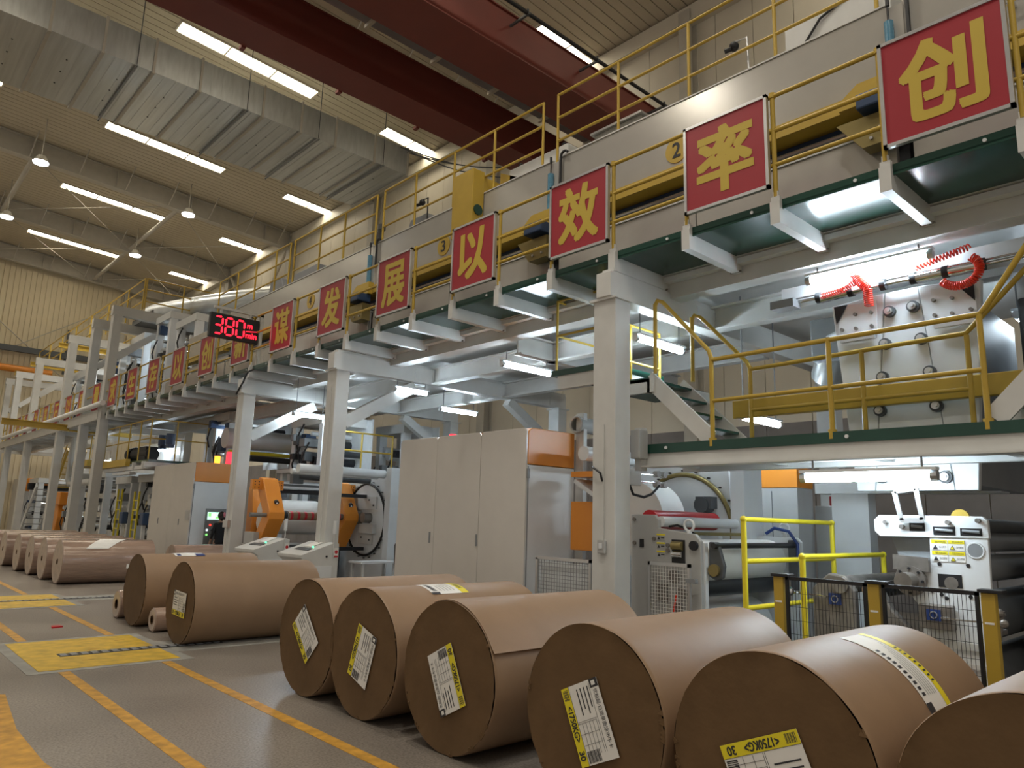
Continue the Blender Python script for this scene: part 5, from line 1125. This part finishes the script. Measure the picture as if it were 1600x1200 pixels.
for k, (y, z, xa, xb) in enumerate(((31.2, 9.4, 7.1, 11), (34.6, 9.4, 7.3, 11), (40.2, 9.4, 7.1, 10), (47.0, 9.4, 7.1, 9.5), (51., 9.4, 7., 9.))):
    tag(obj('hoist_beam', MB().ibeam((xa, y, z), (xb, y, z), .2, .25), 'yellow'), 'yellow hoist beam on top of the tall frame, %s' % ('nearest', 'second', 'third', 'fourth', 'farthest')[k], 'beam')
t = thing('top_deck', 'grey top deck with dark edge on the tall frame near the speed display', 'platform', (7.8, 25., 9.3))
obj('deck', MB().box(8.4, 11.4, 30.3, 33.0, 9.3, 9.4), 'midgrey', t); obj('dark_edge', MB().box(8.36, 8.4, 30.3, 33., 9.28, 9.5), 'darkgrey', t)
railing('roof_railing', 'yellow railing on the tall frame roof, front side', [(8.1, y, 9.4) for y in (30.8, 33, 36, 39, 42, 45, 48, 51)], (1.45, 1.0, .5), rr=.03)
railing('roof_railing', 'yellow railing on the tall frame roof, end side facing the viewer', [(8.16, 30.75, 9.4), (9.6, 30.75, 9.4), (11.1, 30.75, 9.4)], (1.45, 1.0, .5), rr=.03)
railing('roof_railing', 'yellow railing on the tall frame roof, rear side', [(10.9, y, 9.4) for y in (33, 36, 39, 42, 45)], (1.45, 1.0, .5), rr=.03)
t = thing('round_duct', 'large round galvanised duct lying on the tall frame roof', 'duct', (9.2, 27., 9.6))
obj('pipe', MB().tube([(9.0, 33.5, 9.85), (9.4, 33, 10.1), (10.2, 31, 10.15), (11.6, 27, 10.1), (12.4, 25, 10.0)], .45, 16), 'galv', t, smooth=40)
obj('duct_foot', MB().box(10.1, 10.5, 30.4, 30.8, 9.4, 9.75), 'midgrey', t)
t = thing('gallery', 'upper gallery floor between hood end and tall frame', 'platform', (8, 24.8, 5.05))
obj('deck', MB().box(8.42, 13.2, 21.5, 30.2, 5.0, 5.06), 'steel_far', t)
# tall white inner columns and bright process units (upper level)
def unit(label, y, z0, h, x=8.2, w=1.6, seedv=0, cols=True, dep=2.2):
    rnd = random.Random(seedv)
    t = thing('process_unit', label, 'machine', (x, y, z0))
    if cols:
        for q in (0, w-.2): obj('side_post', MB().box(x+.2, x+.45, y+q, y+q+.2, z0, z0+h), 'white', t)
        obj('top_bar', MB().box(x+.15, x+dep, y-.02, y+w+.02, z0+h-.25, z0+h+.01), 'steel', t)
    obj('rear_panel', MB().box(x+dep, x+dep+.05, y-.3, y+w+.4, z0, z0+h), 'white', t)
    for k in range(7):
        yy = y+rnd.uniform(.1, w-.2); zz = z0+rnd.uniform(.15, .9)*h; r_ = rnd.uniform(.06, .16)
        obj('roller', MB().cyl((x+.3, yy, zz), (x+dep, yy, zz), r_, 12), rnd.choice(['chrome', 'rubber', 'white', 'steel']), t, smooth=40)
    for k in range(6):
        yy = y+rnd.uniform(0, w-.3); zz = z0+rnd.uniform(.1, .85)*h; s_ = rnd.uniform(.12, .35)
        obj(rnd.choice(['gearbox', 'motor', 'junction_box']), MB().box(x+rnd.uniform(-.1, .25), x+.5, yy, yy+s_, zz, zz+s_*rnd.uniform(.6, 1.4)), rnd.choice(['darkgrey', 'black', 'midgrey', 'navy', 'steel']), t, bevel=.02)
    for k in range(4):
        yy = y+rnd.uniform(.1, w); zz = z0+rnd.uniform(.3, .9)*h
        pts = [(x+.1, yy, zz), (x+.05, yy+.15, zz-.25), (x+.05, yy+.3, zz-.5), (x+.15, yy+.35, zz-.8)]
        obj('hose', MB().tube(pts, .025, 6), 'black', t)
    return t
unit('cluttered process unit on the gallery behind the character 以 and 存 signs', 25.2, 5.1, 3.3, w=2., seedv=11)
unit('cluttered process unit on the gallery behind the character 生 sign', 28., 5.1, 3.9, w=1.6, seedv=12)
unit('process unit in the tall frame behind the second tall column', 31., 5.1, 3.6, w=1.7, seedv=13)
unit('process unit in the tall frame behind the third tall column', 34.2, 5.1, 3.4, w=2.2, seedv=14)
unit('process unit in the tall frame, far end', 39., 5.1, 3.2, w=3., seedv=15)
unit('ground-level process unit left of the control cabinet', 26.2, 0, 2.9, x=7.9, w=2.2, seedv=21)
unit('ground-level process unit behind the nearest tall column', 29.6, 0, 2.9, x=8., w=2., seedv=22)
unit('ground-level process unit behind the second tall column', 33.2, 0, 3.2, x=8., w=2.4, seedv=23)
unit('ground-level process unit behind the third tall column', 37.4, 0, 3.2, x=8., w=2.0, seedv=24)
unit('ground-level process unit far along the line', 46.3, 0, 3.2, x=8., w=2.3, seedv=25)
unit('unit with rollers on the mid gallery above the control cabinet', 23.5, 3.2, 1.7, x=9., w=1.3, seedv=31)
unit('machinery deep behind the winder top beam', 18.4, 2.95, 1.5, x=9.6, w=1.8, seedv=32, dep=1.6)
unit('valves and posts above the winder, left of the big cabinet', 17.9, 0, 4.4, x=12., w=1.5, seedv=33, dep=1.2)
# mid gallery left of the control cabinet
t = thing('mid_gallery', 'mid-level gallery with yellow edge beam and brackets left of the control cabinet', 'platform', (7.2, 21.4, 3.1))
obj('deck', MB().box(7.3, 9.2, 24.95, 29.8, 3.2, 3.28), 'green', t); obj('yellow_edge', MB().box(7.16, 7.3, 26.9, 29.7, 3.12, 3.36), 'yellow', t)
for y in (25.2, 26.2): obj('bracket', MB().box(7.2, 8., y, y+.1, 3.0, 3.22), 'steel', t)
obj('grey_beam', MB().box(7.2, 9.4, 24.95, 25.05, 3.05, 3.2).box(7.25, 7.4, 25, 29.8, 2.98, 3.1), 'steel', t)
obj('lamp_bar', MB().box(7.3, 7.5, 26.8, 28.9, 2.86, 2.94), 'white', t)
railing('gallery_railing', 'yellow railing of the mid-level gallery left of the control cabinet', [(7.3, y, 3.28) for y in (30.2, 28.6, 27.3, 26.1, 25.)]+[(8.1, 25., 3.28), (9.1, 25., 3.28)], (1.3, .68), rr=.022)
t = thing('web_roll', 'wide white roll and yellow bar on the gallery behind the third column', 'roller', (8.8, 22.4, 3.3))
obj('roll', MB().cyl((8.9, 23., 4.0), (11.5, 23., 4.0), .32, 24), 'white', t, smooth=40); obj('bar', MB().cyl((8.9, 22.6, 3.55), (11.5, 22.6, 3.55), .06, 10), 'yellow_bright', t, smooth=40)
obj('dark_roll', MB().cyl((8.9, 22.6, 3.38), (11.5, 22.6, 3.38), .09, 12), 'rubber', t, smooth=40)
t = thing('rear_gallery', 'grey rear gallery floor on posts behind the winder', 'platform', (9.5, 17.5, 0))
obj('deck', MB().box(9.5, 11.8, 17.5, 20.4, 2.85, 2.95), 'steel', t)
for x in (9.6, 11.6):
    for y in (17.6, 20.2): obj('leg', MB().box(x, x+.14, y, y+.14, 0, 2.85), 'white', t)
railing('rear_gallery_railing', 'yellow railing of the rear gallery seen between second and third column', [(9.6, 17.6, 2.95), (10.6, 17.6, 2.95), (11.6, 17.6, 2.95)], (1.0, .5), rr=.025)
t = thing('motor', 'black motor on the mid-level gallery behind its railing', 'motor', (7.8, 26.6, 3.28))
obj('motor_body', MB().cyl((7.8, 26.3, 3.55), (7.8, 28.1, 3.6), .22, 14).box(7.6, 8., 26.4, 27.2, 3.3, 3.8), 'black', t, smooth=40)
obj('fan_cover', MB().cyl((7.8, 28.1, 3.6), (7.8, 28.6, 3.6), .26, 14), 'black', t, smooth=40)
for k, (y, z) in enumerate(((25.7, 3.8), (24.95, 3.8))):
    tag(obj('blue_motor', MB().cyl((7.9, y, z), (7.9, y, z+.35), .14, 12).box(7.8, 8.0, y-.1, y+.1, z-.1, z), 'navy', smooth=40), 'small blue motor on the mid gallery, %s' % ('left one', 'right one')[k], 'motor')
for k, (y, lab) in enumerate(((27.6, 'by the yellow ladder'), (25.35, 'against the control cabinet'))):
    t = thing('blue_motor', 'blue gear motor at head height '+lab, 'motor', (7.5, y, 0))
    obj('motor_body', MB().box(7.45, 7.65, y, y+.35, 1.2, 1.6), 'navy', t, bevel=.03); obj('stand', MB().box(7.5, 7.6, y+.1, y+.2, 0, 1.2), 'steel', t)
# ladders
for k, (y, x, z1, lab) in enumerate(((28.9, 7.7, 2.4, 'left of the blue gear motor'), (26.9, 7.7, 2.3, 'right of the blue gear motor'))):
    t = thing('ladder', 'short yellow ladder '+lab, 'ladder', (x, y, 0))
    for q in (0, .5): obj('rail', MB().box(x, x+.05, y+q, y+q+.05, 0, z1), 'yellow_bright', t)
    for j in range(1, 7): obj('rung', MB().box(x+.01, x+.04, y, y+.5, .33*j, .33*j+.04), 'yellow_bright', t)
t = thing('white_stair', 'steep white stair with grey treads far left behind the columns', 'stairs', (7.6, 42.5, 0))
for x in (7.5, 8.3): obj('stringer', MB().beam((x, 45.8, 0.1), (x, 42.8, 2.75), .06, .25), 'white', t)
for j in range(9): q = j/9; obj('tread', MB().box(7.53, 8.27, 45.6-3*q-.15, 45.6-3*q+.15, .2+2.6*q, .24+2.6*q), 'midgrey', t)
t = thing('yellow_stair', 'steep yellow stair rising behind the white stair', 'stairs', (8.6, 44, 2.2))
for x in (8.6, 9.4): obj('stringer', MB().beam((x, 45, 2.0), (x, 42.6, 4.6), .08, .2).beam((x, 45, 2.6), (x, 42.6, 5.2), .04, .06), 'yellow', t)
for j in range(8): q = j/8; obj('tread', MB().box(8.6, 9.4, 45-2.4*q-.1, 45-2.4*q+.1, 2.05+2.6*q, 2.09+2.6*q), 'yellow', t)
t = thing('robot_arm', 'orange handling arm with a white label box in the far machine line', 'machine', (8, 39.6, 0))
obj('arm', MB().prism([(41.9, .3), (40.4, .3), (40.0, 1.2), (40.2, 1.9), (41.3, 1.9), (41.6, 1.2)], 'X', 8.0, 8.3), 'orange', t, bevel=.05)
obj('head', MB().box(7.9, 8.4, 39.5, 40.6, 1.8, 2.4), 'orange', t, bevel=.04); obj('label_box', MB().box(7.88, 8.3, 40.65, 41.3, 1.9, 2.35), 'white', t)
obj('base', MB().box(7.8, 8.8, 40.2, 42.0, 0, .3), 'darkgrey', t)
cabinet('far_cabinet', 'beige cabinet with orange top at the far left edge', 48.8, 52.6, [(48.8, 50.7, None), (50.7, 52.6, None)], x0=8., x1=9.2, z1=3.25)
t = thing('duct_pipe', 'bent grey pipe hanging between the tall columns', 'pipe', (7.6, 34, 2.5))
obj('pipe', MB().tube([(7.7, 37.0, 5.0), (7.7, 37.2, 4.4), (7.7, 37.3, 3.0), (7.7, 37.1, 2.75), (7.7, 36.8, 2.7), (7.7, 34.0, 2.75), (7.7, 33.2, 2.75)], .13, 12), 'steel', t, smooth=40)
tag(obj('yellow_walk', MB().box(7.6, 9.6, 34.0, 36.4, 3.4, 3.65), 'yellow'), 'yellow edged walkway box behind the second tall column', 'platform')
railing('walk_railing', 'yellow railing on the walkway behind the second tall column', [(7.7, y, 3.65) for y in (36.3, 35.2, 34.1)], (1.0, .5), rr=.025)
tag(obj('light_panel', MB().box(10.4, 10.45, 31.5, 39., 3.0, 4.6), 'white'), 'pale lit panel deep inside the far machine line', 'panel')
